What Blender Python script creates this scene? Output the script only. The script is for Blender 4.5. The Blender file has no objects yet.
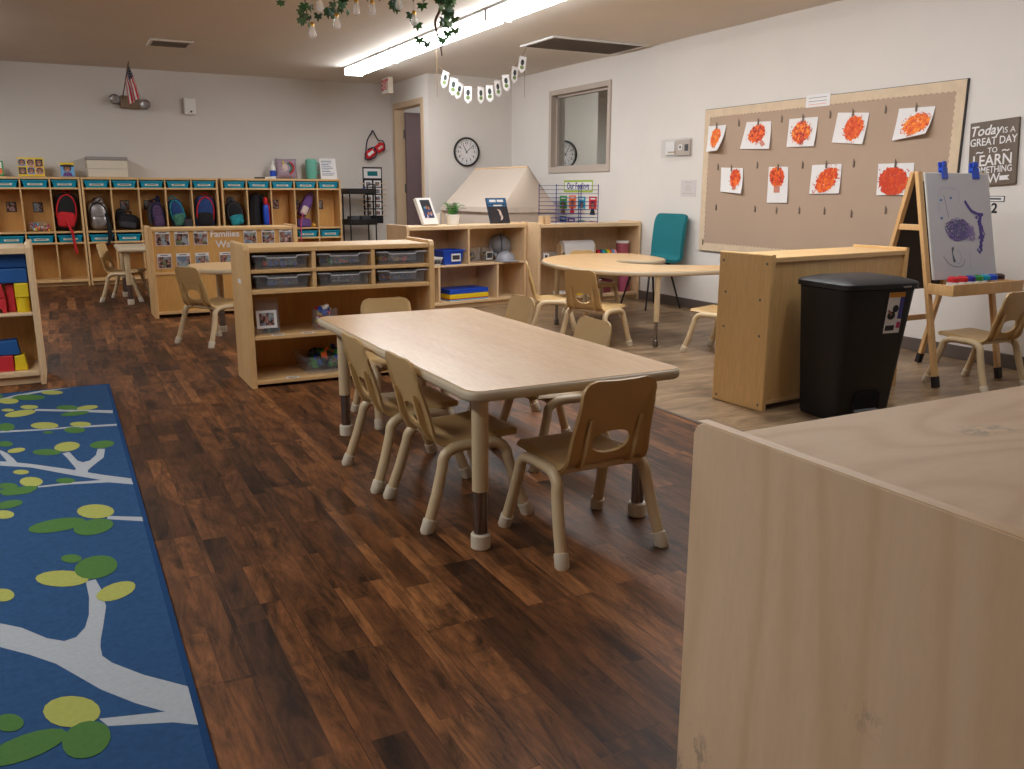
import bpy, bmesh, math, random
from mathutils import Matrix, Vector
random.seed(7)
PI = math.pi
SC = bpy.context.scene
COL = SC.collection

# ---------------------------------------------------------------- materials
def lin(c):
    return tuple(((v / 12.92) if v <= 0.04045 else ((v + 0.055) / 1.055) ** 2.4) for v in c)
def rgb(r, g, b):
    return lin((r / 255, g / 255, b / 255)) + (1,)
def scale_c(c, k):
    return (min(1, c[0] * k), min(1, c[1] * k), min(1, c[2] * k), 1)

class NT:
    def __init__(s, name):
        s.m = bpy.data.materials.new(name); s.m.use_nodes = True
        s.t = s.m.node_tree; s.b = s.t.nodes['Principled BSDF']; s.out = s.t.nodes['Material Output']
    def n(s, kind, **kw):
        nd = s.t.nodes.new(kind)
        for k, v in kw.items():
            if k in nd.inputs: nd.inputs[k].default_value = v
            else: setattr(nd, k, v)
        return nd
    def l(s, a, b): s.t.links.new(a, b)
    def coords(s, scale=(1, 1, 1), rot=(0, 0, 0), rand=False):
        tc = s.n('ShaderNodeTexCoord'); mp = s.n('ShaderNodeMapping')
        mp.inputs['Scale'].default_value = scale; mp.inputs['Rotation'].default_value = rot
        s.l(tc.outputs['Object'], mp.inputs['Vector'])
        if rand:
            oi = s.n('ShaderNodeObjectInfo'); mu = s.n('ShaderNodeMath', operation='MULTIPLY'); mu.inputs[1].default_value = 37.0
            s.l(oi.outputs['Random'], mu.inputs[0])
            cb = s.n('ShaderNodeCombineXYZ'); s.l(mu.outputs[0], cb.inputs[0]); s.l(mu.outputs[0], cb.inputs[1])
            s.l(cb.outputs[0], mp.inputs['Location'])
        return mp.outputs['Vector']
    def noise(s, vec, scale, detail=4, rough=.55, dist=0):
        nd = s.n('ShaderNodeTexNoise'); nd.inputs['Scale'].default_value = scale
        nd.inputs['Detail'].default_value = detail; nd.inputs['Roughness'].default_value = rough
        nd.inputs['Distortion'].default_value = dist
        s.l(vec, nd.inputs['Vector']); return nd.outputs['Fac']
    def ramp(s, fac, stops, interp='LINEAR'):
        r = s.n('ShaderNodeValToRGB'); r.color_ramp.interpolation = interp
        el = r.color_ramp.elements
        while len(el) < len(stops): el.new(0.5)
        for e, (p, c) in zip(el, stops): e.position = p; e.color = c
        s.l(fac, r.inputs['Fac']); return r.outputs['Color']
    def mix(s, fac, a, b, mode='MIX'):
        m = s.n('ShaderNodeMix', data_type='RGBA', blend_type=mode)
        for v, k in ((fac, 0), (a, 6), (b, 7)):
            if hasattr(v, 'is_linked'): s.l(v, m.inputs[k])
            else: m.inputs[k].default_value = v
        return m.outputs[2]
    def bump(s, h, strength=.2, dist=.002):
        b = s.n('ShaderNodeBump'); b.inputs['Strength'].default_value = strength; b.inputs['Distance'].default_value = dist
        s.l(h, b.inputs['Height']); s.l(b.outputs['Normal'], s.b.inputs['Normal'])

def paint(name, c, rough=.5, metal=0.0, var=0.0, vscale=8.0, stretch=(1, 1, 1), bump=0.0, bscale=None, spec=.5):
    t = NT(name); t.b.inputs['Roughness'].default_value = rough; t.b.inputs['Metallic'].default_value = metal
    t.b.inputs['Specular IOR Level'].default_value = spec
    v = t.coords(stretch)
    f = t.noise(v, vscale)
    k = max(var, .02)
    t.l(t.ramp(f, [(.25, scale_c(c, 1 - k)), (.75, scale_c(c, 1 + k))]), t.b.inputs['Base Color'])
    if bump:
        t.bump(t.noise(t.coords(stretch), bscale or vscale * 6), bump)
    return t.m

def wood(name, c1, c2, axis='x', scale=6, rough=.45, bump=.05):
    t = NT(name); t.b.inputs['Roughness'].default_value = rough
    st = {'x': (.12, 1.6, 1.6), 'y': (1.6, .12, 1.6), 'z': (1.6, 1.6, .12)}[axis]
    f = t.noise(t.coords(st), scale, 6, .6, .6)
    g = t.noise(t.coords(tuple(a * 6 for a in st)), scale * 3, 3)
    a = t.ramp(f, [(.3, c1), (.7, c2)])
    b = t.ramp(g, [(.3, (.86, .85, .84, 1)), (.6, (1, 1, 1, 1))])
    t.l(t.mix(1.0, a, b, 'MULTIPLY'), t.b.inputs['Base Color'])
    t.bump(f, bump)
    return t.m

def emit(name, c, strength):
    t = NT(name); t.b.inputs['Base Color'].default_value = c
    t.b.inputs['Emission Color'].default_value = c; t.b.inputs['Emission Strength'].default_value = strength
    return t.m

def clear(name, tint, alpha=.25, rough=.12):
    t = NT(name); t.b.inputs['Base Color'].default_value = tint; t.b.inputs['Roughness'].default_value = rough
    tr = t.n('ShaderNodeBsdfTransparent'); mx = t.n('ShaderNodeMixShader'); mx.inputs[0].default_value = alpha
    t.l(tr.outputs[0], mx.inputs[1]); t.l(t.b.outputs[0], mx.inputs[2]); t.l(mx.outputs[0], t.out.inputs['Surface'])
    return t.m

def photo_print(name, sc=26, warm=1.0):
    """a small colour photograph print: soft patches of skin, hair, cloth and sky tones"""
    t = NT(name); t.b.inputs['Roughness'].default_value = .35
    v = t.coords(rand=True)
    a = t.noise(v, sc * .55, 2, .5)
    b = t.noise(t.coords((1.3, 1, 1.1), rand=True), sc * 1.1, 3, .6)
    sky = t.ramp(a, [(.35, rgb(110, 128, 150)), (.5, rgb(160, 170, 178)), (.6, rgb(120, 130, 90)), (.7, rgb(90, 100, 80))], 'EASE')
    ppl = t.ramp(b, [(.36, rgb(36, 30, 32)), (.47, rgb(86, 56, 48)), (.53, rgb(176, 136, 116)), (.57, rgb(150, 60, 66)), (.64, rgb(190, 188, 196))], 'EASE')
    m = t.ramp(t.noise(t.coords((1.1, 1, .8), rand=True), sc * .8, 2, .5), [(.44, (0, 0, 0, 1)), (.5, (1, 1, 1, 1))])
    t.l(t.mix(m, sky, ppl), t.b.inputs['Base Color'])
    return t.m

# ---------------------------------------------------------------- mesh builder
_fonts = {}
class MB:
    def __init__(s): s.bm = bmesh.new(); s.mats = []; s.M = Matrix()
    def mi(s, m):
        if m not in s.mats: s.mats.append(m)
        return s.mats.index(m)
    def merge(s, tb, mat, smooth=False, M=None):
        i = s.mi(mat)
        for f in tb.faces: f.material_index = i; f.smooth = smooth
        s.merge_raw(tb, M)
    def merge_raw(s, tb, M=None):
        tb.transform(s.M @ (M or Matrix()))
        me = bpy.data.meshes.new('tmp'); tb.to_mesh(me); tb.free(); s.bm.from_mesh(me); bpy.data.meshes.remove(me)
    def box(s, x0, x1, y0, y1, z0, z1, mat, bev=0.0, seg=2, M=None):
        tb = bmesh.new()
        vs = [tb.verts.new((x, y, z)) for x in (x0, x1) for y in (y0, y1) for z in (z0, z1)]
        for q in ((0, 1, 3, 2), (4, 6, 7, 5), (0, 4, 5, 1), (2, 3, 7, 6), (0, 2, 6, 4), (1, 5, 7, 3)):
            tb.faces.new([vs[k] for k in q])
        bmesh.ops.recalc_face_normals(tb, faces=tb.faces)
        if bev: bmesh.ops.bevel(tb, geom=list(tb.edges), offset=bev, segments=seg, profile=.5, affect='EDGES')
        s.merge(tb, mat, False, M); return s
    def cbox(s, c, d, mat, bev=0.0, rot=(0, 0, 0), seg=2):
        from mathutils import Euler
        M = Matrix.Translation(c) @ Euler(rot).to_matrix().to_4x4()
        return s.box(-d[0] / 2, d[0] / 2, -d[1] / 2, d[1] / 2, -d[2] / 2, d[2] / 2, mat, bev, seg, M)
    def tube(s, pts, r, mat, seg=12, caps=True, closed=False):
        pts = [Vector(p) for p in pts]; n = len(pts)
        rs = r if isinstance(r, (list, tuple)) else [r] * n
        tb = bmesh.new(); rings = []
        def tan(i):
            a = pts[(i - 1) % n] if (closed or i > 0) else pts[0]; b = pts[(i + 1) % n] if (closed or i < n - 1) else pts[-1]
            return (b - a).normalized()
        t0 = tan(0); up = Vector((0, 0, 1)) if abs(t0.z) < .9 else Vector((1, 0, 0))
        u = t0.cross(up).normalized()
        for i in range(n):
            t = tan(i); u = (u - t * u.dot(t)).normalized(); v = t.cross(u)
            rings.append([tb.verts.new(pts[i] + (u * math.cos(2 * PI * k / seg) + v * math.sin(2 * PI * k / seg)) * rs[i]) for k in range(seg)])
        m = n if closed else n - 1
        for i in range(m):
            A, B = rings[i], rings[(i + 1) % n]
            for k in range(seg): tb.faces.new((A[k], A[(k + 1) % seg], B[(k + 1) % seg], B[k]))
        if caps and not closed:
            tb.faces.new(list(reversed(rings[0]))); tb.faces.new(rings[-1])
        bmesh.ops.recalc_face_normals(tb, faces=tb.faces)
        s.merge(tb, mat, True); return s
    def cyl(s, p0, p1, r0, mat, r1=None, seg=20):
        return s.tube([p0, p1], [r0, r1 if r1 is not None else r0], mat, seg)
    def lathe(s, prof, mat, seg=28, M=None):
        tb = bmesh.new(); rings = []
        for r, z in prof:
            rings.append([tb.verts.new((r * math.cos(2 * PI * k / seg), r * math.sin(2 * PI * k / seg), z)) for k in range(seg)] if r > 1e-6 else [tb.verts.new((0, 0, z))])
        for A, B in zip(rings, rings[1:]):
            for k in range(seg):
                q = [A[k % len(A)], A[(k + 1) % len(A)], B[(k + 1) % len(B)], B[k % len(B)]]
                q2 = []
                for v in q:
                    if v not in q2: q2.append(v)
                if len(q2) > 2: tb.faces.new(q2)
        bmesh.ops.recalc_face_normals(tb, faces=tb.faces)
        s.merge(tb, mat, True, M); return s
    def prism(s, poly, z0, z1, mat, bev=0.0, seg=3, M=None, smooth=False):
        tb = bmesh.new()
        a = [tb.verts.new((p[0], p[1], z0)) for p in poly]; b = [tb.verts.new((p[0], p[1], z1)) for p in poly]
        n = len(poly)
        tb.faces.new(list(reversed(a))); tb.faces.new(b)
        for i in range(n): tb.faces.new((a[i], a[(i + 1) % n], b[(i + 1) % n], b[i]))
        bmesh.ops.recalc_face_normals(tb, faces=tb.faces)
        if bev:
            es = [e for e in tb.edges if abs(e.verts[0].co.z - e.verts[1].co.z) < 1e-7]
            bmesh.ops.bevel(tb, geom=es, offset=bev, segments=seg, profile=.5, affect='EDGES')
        s.merge(tb, mat, smooth, M); return s
    def flat(s, poly, mat, M=None):
        """thin face polygon given as 3D points"""
        tb = bmesh.new(); tb.faces.new([tb.verts.new(p) for p in poly]); s.merge(tb, mat, False, M); return s
    def ball(s, c, r, mat, sub=2, sc=(1, 1, 1), jit=0.0, M=None):
        tb = bmesh.new(); bmesh.ops.create_icosphere(tb, subdivisions=sub, radius=1)
        for v in tb.verts:
            k = 1 + random.uniform(-jit, jit)
            v.co = Vector((v.co.x * r * sc[0] * k, v.co.y * r * sc[1] * k, v.co.z * r * sc[2] * k)) + Vector(c)
        s.merge(tb, mat, True, M); return s
    def grid(s, fn, nu, nv, mat, skip=None, thick=0.0, smooth=True):
        tb = bmesh.new(); V = {}
        for i in range(nu + 1):
            for j in range(nv + 1): V[i, j] = tb.verts.new(fn(i / nu, j / nv))
        for i in range(nu):
            for j in range(nv):
                if skip and skip((i + .5) / nu, (j + .5) / nv): continue
                tb.faces.new((V[i, j], V[i + 1, j], V[i + 1, j + 1], V[i, j + 1]))
        for v in [v for v in tb.verts if not v.link_faces]: tb.verts.remove(v)
        bmesh.ops.remove_doubles(tb, verts=tb.verts, dist=1e-6)
        if thick:
            tb.normal_update()
            bmesh.ops.solidify(tb, geom=list(tb.faces), thickness=thick)
        bmesh.ops.recalc_face_normals(tb, faces=tb.faces)
        s.merge(tb, mat, smooth); return s
    def text(s, txt, size, mat, M, ext=.0006, align='CENTER', shear=0.0, bold=0.0, wide=1.0):
        cu = bpy.data.curves.new('t', 'FONT'); cu.body = txt; cu.size = size; cu.align_x = align; cu.align_y = 'CENTER'
        cu.extrude = ext; cu.shear = shear; cu.offset = bold; cu.resolution_u = 3
        ob = bpy.data.objects.new('t', cu); COL.objects.link(ob)
        bpy.context.view_layer.update()
        me = bpy.data.meshes.new_from_object(ob.evaluated_get(bpy.context.evaluated_depsgraph_get()))
        bpy.data.objects.remove(ob); bpy.data.curves.remove(cu)
        tb = bmesh.new(); tb.from_mesh(me); bpy.data.meshes.remove(me)
        s.merge(tb, mat, False, M @ Matrix.Diagonal((wide, 1, 1, 1))); return s
    def build(s, name, parent=None, sharp=42):
        lim = math.radians(sharp)
        for e in s.bm.edges:
            if len(e.link_faces) == 2 and e.calc_face_angle(0) > lim: e.smooth = False
        me = bpy.data.meshes.new(name); s.bm.to_mesh(me); s.bm.free()
        for m in s.mats: me.materials.append(m)
        o = bpy.data.objects.new(name, me); COL.objects.link(o)
        if parent is not None: o.parent = parent
        return o

# front-facing plane: local x right, local z up, looking along local +y; text faces -y
def face(x, y, z): return Matrix.Translation((x, y, z)) @ Matrix.Rotation(PI / 2, 4, 'X')

def tag(o, label, cat, group=None):
    o['label'] = label; o['category'] = cat
    if group: o['group'] = group
    return o
def thing(name, label, cat, loc=(0, 0, 0), rz=0.0, group=None, rot=None):
    o = bpy.data.objects.new(name, None); COL.objects.link(o); o.location = loc
    o.rotation_euler = rot or (0, 0, math.radians(rz)); o.empty_display_size = .05
    return tag(o, label, cat, group)
def solo(mb, name, label, cat, loc=(0, 0, 0), rz=0.0, group=None, rot=None):
    o = mb.build(name); o.location = loc; o.rotation_euler = rot or (0, 0, math.radians(rz))
    return tag(o, label, cat, group)
def struct(mb, name, parent=None):
    o = mb.build(name, parent)
    if parent is None: o['kind'] = 'structure'
    return o
KIDS = {}
def dup(root, loc, rz, label, group=None):
    """copy of a thing together with copies of its parts and sub-parts"""
    def kids(o): return [c for c in bpy.data.objects if c.parent == o]
    r = root.copy(); COL.objects.link(r); r.location = loc; r.rotation_euler = (0, 0, math.radians(rz)); r['label'] = label
    if group: r['group'] = group
    for ch in kids(root):
        c = ch.copy(); COL.objects.link(c); c.parent = r
        for g in kids(ch):
            d = g.copy(); COL.objects.link(d); d.parent = c
    return r
def rrect(x0, x1, y0, y1, r, n=6):
    P = []
    for cx, cy, a in ((x1 - r, y1 - r, 0), (x0 + r, y1 - r, 90), (x0 + r, y0 + r, 180), (x1 - r, y0 + r, 270)):
        for k in range(n + 1):
            t = math.radians(a + 90 * k / n); P.append((cx + r * math.cos(t), cy + r * math.sin(t)))
    return P
def spline(P, n=8, closed=False):
    """Catmull-Rom through the points"""
    P = [Vector(p) for p in P]; N = len(P); out = []
    m = N if closed else N - 1
    for i in range(m):
        g = lambda k: P[k % N] if closed else P[max(0, min(N - 1, k))]
        p0, p1, p2, p3 = g(i - 1), g(i), g(i + 1), g(i + 2)
        for k in range(n):
            t = k / n
            out.append(.5 * ((2 * p1) + (p2 - p0) * t + (2 * p0 - 5 * p1 + 4 * p2 - p3) * t * t + (3 * p1 - p0 - 3 * p2 + p3) * t ** 3))
    if not closed: out.append(P[-1])
    return out
# ---------------------------------------------------------------- palette
M_WALL = paint('wall_paint', rgb(222, 216, 210), .75, var=.02, vscale=3, bump=.03, bscale=180)
M_WALLB = paint('wall_paint_back', rgb(212, 206, 200), .75, var=.02, vscale=2, bump=.03, bscale=180)
M_CEIL = paint('ceiling_paint', rgb(220, 212, 202), .85, var=.03, vscale=1.5, bump=.05, bscale=220)
M_BASE = paint('cove_base_vinyl', rgb(92, 80, 74), .5, var=.05)
M_TRIMW = paint('taupe_metal_trim', rgb(186, 172, 160), .5)
M_MAPLE = wood('maple_panel_x', rgb(216, 174, 118), rgb(232, 194, 140), 'x', 5)
M_MAPLEZ = wood('maple_panel_z', rgb(212, 170, 114), rgb(229, 190, 136), 'z', 5)
M_MAPLEL = wood('pale_maple_panel', rgb(220, 188, 146), rgb(234, 204, 164), 'x', 5)
M_MAPLELZ = wood('pale_maple_upright', rgb(214, 180, 138), rgb(230, 198, 158), 'z', 5)
M_BACKP = wood('maple_back_panel', rgb(206, 152, 82), rgb(222, 172, 100), 'z', 4)
M_CAB = wood('honey_cabinet_panel', rgb(216, 172, 112), rgb(226, 186, 128), 'z', 4, .4)
M_TABLE = wood('maple_laminate', rgb(214, 172, 126), rgb(224, 184, 140), 'y', 7, .26, .01)
M_UTABLE = wood('maple_laminate_warm', rgb(220, 178, 126), rgb(232, 194, 142), 'y', 7, .3, .01)
M_EDGE = paint('sand_edge_moulding', rgb(196, 178, 150), .42)
M_PLAS = paint('sand_plastic', rgb(196, 162, 110), .42, var=.02, vscale=20, bump=.03, bscale=300)
M_TUBE = paint('sand_coated_tube', rgb(206, 182, 144), .38)
M_CAP = paint('pale_plastic_cap', rgb(218, 206, 184), .5)
M_CHROME = paint('chrome_steel', rgb(150, 146, 146), .22, 1.0)
M_STEEL = paint('dull_steel', rgb(120, 116, 112), .4, 1.0)
M_BLACK = paint('black_plastic', rgb(24, 23, 25), .5, var=.1)
M_BLACKM = paint('black_metal', rgb(28, 26, 28), .4, .3)
M_DKGREY = paint('dark_grey', rgb(60, 60, 64), .6)
M_WHITE = paint('white_plastic', rgb(232, 230, 226), .45)
M_PAPER = paint('white_paper', rgb(232, 230, 230), .8)
M_CREAM = paint('cream', rgb(222, 210, 190), .7)
M_TEAL = paint('teal_tray_plastic', rgb(14, 150, 182), .4)
M_TEALC = paint('teal_upholstery', rgb(16, 112, 120), .85, var=.06, vscale=120, bump=.1, bscale=600)
M_BLUE = paint('blue_plastic', rgb(20, 72, 190), .42)
M_DBLUE = paint('blue_block', rgb(24, 84, 150), .55, var=.05)
M_RED = paint('red_block', rgb(196, 36, 46), .55, var=.05)
M_YEL = paint('yellow_block', rgb(232, 200, 28), .55, var=.05)
M_GREEN = paint('green_plastic', rgb(50, 140, 60), .45)
M_ORANGE = paint('orange_plastic', rgb(232, 106, 40), .45)
M_NAVY = paint('navy_wire', rgb(34, 44, 118), .4, .2)
M_PURPLE = paint('purple_fabric', rgb(106, 70, 132), .8, var=.08, vscale=30)
M_PINK = paint('pink_fabric', rgb(208, 84, 120), .8)
M_BRASS = paint('brass', rgb(196, 150, 70), .3, 1.0)
M_LEAF = paint('leaf_green', rgb(46, 92, 40), .55, var=.25, vscale=30)
M_LEAFB = paint('bright_leaf', rgb(70, 140, 50), .5, var=.25, vscale=30)
M_VINE = paint('vine_stem', rgb(92, 66, 40), .8)
M_TWINE = paint('jute_twine', rgb(120, 92, 62), .9)
M_CANVAS = paint('tent_canvas', rgb(198, 182, 168), .9, var=.02, vscale=4, bump=.15, bscale=9)
M_CANVAS2 = paint('tent_canvas_front', rgb(192, 175, 160), .9, var=.02, vscale=4, bump=.15, bscale=9)
M_DOOR = paint('plum_brown_door', rgb(112, 92, 94), .5, var=.05, stretch=(8, 8, .4))
M_DFRAME = paint('tan_door_frame', rgb(198, 172, 142), .5)
M_CLEAR = clear('clear_tub_plastic', (.5, .52, .56, 1), .12, .12)
M_BULB = clear('clear_bulb_glass', (.95, .95, .95, 1), .30, .03)
M_INK = paint('dark_ink', rgb(34, 34, 40), .7)
M_SILV = paint('silver_shiny', rgb(170, 165, 165), .28, .8, var=.4, vscale=25)
M_PHOTO = photo_print('photo_print')
M_PHOTOS = photo_print('photo_print_small', 40)

def floor_wood():
    t = NT('dark_wood_plank_floor'); 
    v = t.coords(rot=(0, 0, PI / 2))
    def brick(w, h, off, sq=0.0):
        b = t.n('ShaderNodeTexBrick'); b.offset = off; b.offset_frequency = 2
        b.inputs['Color1'].default_value = (0, 0, 0, 1); b.inputs['Color2'].default_value = (1, 1, 1, 1)
        b.inputs['Mortar'].default_value = (.5, .5, .5, 1)
        b.inputs['Scale'].default_value = 1; b.inputs['Mortar Size'].default_value = .0008
        b.inputs['Brick Width'].default_value = w; b.inputs['Row Height'].default_value = h
        t.l(v, b.inputs['Vector']); return b
    b1 = brick(.92, .145, .37)
    b2 = brick(.61, .152 / 2, .43)
    mixed = t.mix(.55, b1.outputs['Color'], b2.outputs['Color'])
    base = t.ramp(mixed, [(.10, rgb(66, 41, 25)), (.34, rgb(92, 58, 34)), (.53, rgb(109, 69, 40)), (.72, rgb(126, 81, 47)), (.90, rgb(152, 102, 62))])
    # grain, shifted from plank to plank so no streak crosses a joint
    def shifted(st, k):
        off = t.n('ShaderNodeVectorMath', operation='ADD'); sc = t.n('ShaderNodeVectorMath', operation='SCALE'); sc.inputs['Scale'].default_value = k
        t.l(mixed, sc.inputs[0]); t.l(t.coords(st), off.inputs[0]); t.l(sc.outputs[0], off.inputs[1]); return off.outputs[0]
    g = t.noise(shifted((8, 1.5, 1), 17), 1.9, 10, .74, .9)
    grain = t.ramp(g, [(.35, (.22, .20, .19, 1)), (.45, (.66, .64, .62, 1)), (.55, (1.04, 1.01, .98, 1)), (.68, (1.45, 1.37, 1.25, 1))])
    g3 = t.noise(shifted((3.0, .9, 1), 29), 1.6, 6, .66, 1.2)
    worn = t.ramp(g3, [(.36, (.38, .37, .37, 1)), (.48, (.92, .91, .9, 1)), (.6, (1.06, 1.05, 1.03, 1)), (.72, (1.3, 1.26, 1.2, 1))])
    g2 = t.noise(shifted((60, 9, 1), 5), 1.2, 5, .7)
    fine = t.ramp(g2, [(.35, (.74, .73, .72, 1)), (.6, (1.08, 1.08, 1.08, 1))])
    c = t.mix(1.0, t.mix(1.0, t.mix(1.0, base, grain, 'MULTIPLY'), worn, 'MULTIPLY'), fine, 'MULTIPLY')
    c = t.mix(b1.outputs['Fac'], c, rgb(40, 26, 17))
    t.l(c, t.b.inputs['Base Color'])
    t.b.inputs['Roughness'].default_value = .5
    t.b.inputs['Specular IOR Level'].default_value = .28
    t.bump(g2, .12, .001)
    return t.m
M_FLOOR = floor_wood()
def floor_vinyl():
    t = NT('mottled_tan_vinyl_floor'); t.b.inputs['Roughness'].default_value = .4
    f = t.noise(t.coords((1.4, 5, 1)), 2.2, 7, .65, .8)
    g = t.noise(t.coords((1, 1, 1)), 1.7, 4, .6, .4)
    a = t.ramp(f, [(.3, rgb(96, 76, 56)), (.5, rgb(142, 116, 88)), (.68, rgb(174, 148, 116))])
    b = t.ramp(g, [(.35, (.7, .68, .66, 1)), (.6, (1.0, 1.0, 1.0, 1))])
    t.l(t.mix(1.0, a, b, 'MULTIPLY'), t.b.inputs['Base Color']); return t.m
M_VINYL = floor_vinyl()
def ply(name, axis):
    t = NT(name); t.b.inputs['Roughness'].default_value = .6; t.b.inputs['Specular IOR Level'].default_value = .3
    st = {'z': (1.0, 1.0, .20), 'x': (.3, 1.0, 1.0)}[axis]
    n = t.noise(t.coords(st), 2.1, 2, .45, .5)
    m = t.n('ShaderNodeMath', operation='MULTIPLY'); m.inputs[1].default_value = 85; t.l(n, m.inputs[0])
    s_ = t.n('ShaderNodeMath', operation='SINE'); t.l(m.outputs[0], s_.inputs[0])
    h_ = t.n('ShaderNodeMath', operation='MULTIPLY_ADD'); h_.inputs[1].default_value = .5; h_.inputs[2].default_value = .5; t.l(s_.outputs[0], h_.inputs[0])
    bands = t.ramp(h_.outputs[0], [(.0, rgb(229, 194, 155)), (.35, rgb(235, 202, 165)), (1.0, rgb(238, 206, 170))])
    fine = t.noise(t.coords(tuple(a * 16 for a in st)), 6, 5, .7)
    fr = t.ramp(fine, [(.3, (.965, .96, .955, 1)), (.65, (1.015, 1.015, 1.015, 1))])
    cl = t.noise(t.coords((1, 1, .6)), 2.6, 4, .55)
    clr = t.ramp(cl, [(.3, (.94, .92, .90, 1)), (.7, (1.03, 1.03, 1.03, 1))])
    c = t.mix(1.0, t.mix(1.0, bands, fr, 'MULTIPLY'), clr, 'MULTIPLY')
    # grey scuffs in a few small places
    k = t.noise(t.coords((1, 1, .6)), 34, 5, .75, .3); km = t.noise(t.coords(), 5.5, 1, .4)
    k1 = t.ramp(k, [(.50, (0, 0, 0, 1)), (.60, (1, 1, 1, 1))]); k2 = t.ramp(km, [(.64, (0, 0, 0, 1)), (.70, (.5, .5, .5, 1))])
    c = t.mix(t.mix(1.0, k1, k2, 'MULTIPLY'), c, rgb(126, 110, 98))
    t.l(c, t.b.inputs['Base Color']); return t.m
M_PLY = ply('birch_plywood', 'z'); M_PLYT = ply('birch_plywood_top', 'x')
M_PLYE = wood('plywood_edge', rgb(216, 170, 114), rgb(228, 186, 134), 'y', 8)
# ---------------------------------------------------------------- the room (metres; camera stands at x=0, y=0)
XR, YB, HC, XD, YC = 5.23, 11.29, 2.443, 4.086, 10.01     # right wall, back wall, ceiling, door wall, clock wall
XL, YF = -4.2, -3.4
XS = 2.634                                                # seam between plank and vinyl floor
WY0, WY1, WZ0, WZ1 = 7.765, 9.04, 1.283, 2.205            # window opening with its frame
b = MB(); b.box(XL, XS, YF, YB + .1, -.05, 0, M_FLOOR); struct(b, 'floor_planks')
b = MB(); b.box(XS, XR + .1, YF, YB + .1, -.05, 0, M_VINYL); b.box(XS - .012, XS + .008, YF, YB, 0, .0025, M_BASE); struct(b, 'floor_vinyl')
b = MB(); b.box(XL - .1, XR + 3.6, YF - .1, YB + 1.5, HC, HC + .1, M_CEIL); struct(b, 'ceiling')
b = MB(); b.box(XL - .1, XD + 2, YB, YB + .1, 0, HC, M_WALLB); struct(b, 'wall_back')
b = MB(); b.box(XL - .1, XL, YF, YB, 0, HC, M_WALL); struct(b, 'wall_left')
b = MB(); b.box(XL - .1, XR + .1, YF - .1, YF, 0, HC, M_WALL); struct(b, 'wall_front')
# right wall with the window opening
b = MB()
b.box(XR, XR + .12, YF, WY0 + .04, 0, HC, M_WALL); b.box(XR, XR + .12, WY1 - .04, YC + .12, 0, HC, M_WALL)
b.box(XR, XR + .12, WY0 + .04, WY1 - .04, 0, WZ0 + .04, M_WALL); b.box(XR, XR + .12, WY0 + .04, WY1 - .04, WZ1 - .04, HC, M_WALL)
struct(b, 'wall_right')
b = MB(); b.box(XD, XR + .12, YC, YC + .11, 0, HC, M_WALL); struct(b, 'wall_clock')
# door wall (runs away from the camera), opening between DY0..DY1
DY0, DY1, DZ = 10.19, 11.15, 2.135
b = MB()
b.box(XD, XD + .11, YC + .11, DY0, 0, HC, M_WALL); b.box(XD, XD + .11, DY1, YB, 0, HC, M_WALL); b.box(XD, XD + .11, DY0, DY1, DZ, HC, M_WALL)
struct(b, 'wall_door')
# door frame, open leaf, hinges
d = MB()
for y0, y1 in ((DY0 - .045, DY0 + .02), (DY1 - .02, DY1 + .045)): d.box(XD - .014, XD + .124, y0, y1, 0, DZ - .02, M_DFRAME)
d.box(XD - .014, XD + .124, DY0 - .045, DY1 + .045, DZ - .0195, DZ + .05, M_DFRAME)
df = struct(d, 'door_1')
d = MB(); d.cbox((XD + .56, DY1 - .055, 1.05), (.88, .045, 2.06), M_DOOR, .003); leaf = d.build('leaf', df)
d = MB()
for z in (.35, 1.05, 1.75): d.box(XD + .105, XD + .127, DY1 - .045, DY1 - .0205, z, z + .11, M_STEEL, .002); d.cyl((XD + .12, DY1 - .028, z - .004), (XD + .12, DY1 - .028, z + .114), .009, M_STEEL, seg=10)
d.build('hinge', leaf)
d = MB(); d.cyl((XD + .93, DY1 - .078, 1.0), (XD + .93, DY1 - .13, 1.0), .012, M_STEEL); d.box(XD + .83, XD + .94, DY1 - .145, DY1 - .128, .99, 1.012, M_STEEL, .004); d.build('handle', leaf)
# closet behind the door
b = MB(); b.box(XD + 2.0, XD + 2.1, YC + .11, YB + .1, 0, HC, M_WALLB); struct(b, 'wall_closet')
# cove base
def base(name, *boxes):
    b = MB()
    for q in boxes: b.box(q[0], q[1], q[2], q[3], 0, .089, M_BASE, .003)
    struct(b, name)
base('baseboard_right', (XR - .008, XR - .0005, YF, YC - .001), (XR - .016, XR - .0005, YF, YC - .001) )
base('baseboard_clock', (XD, XR - .01, YC - .009, YC - .0005))
base('baseboard_back', (XL, XD - .001, YB - .009, YB - .0005))
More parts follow.
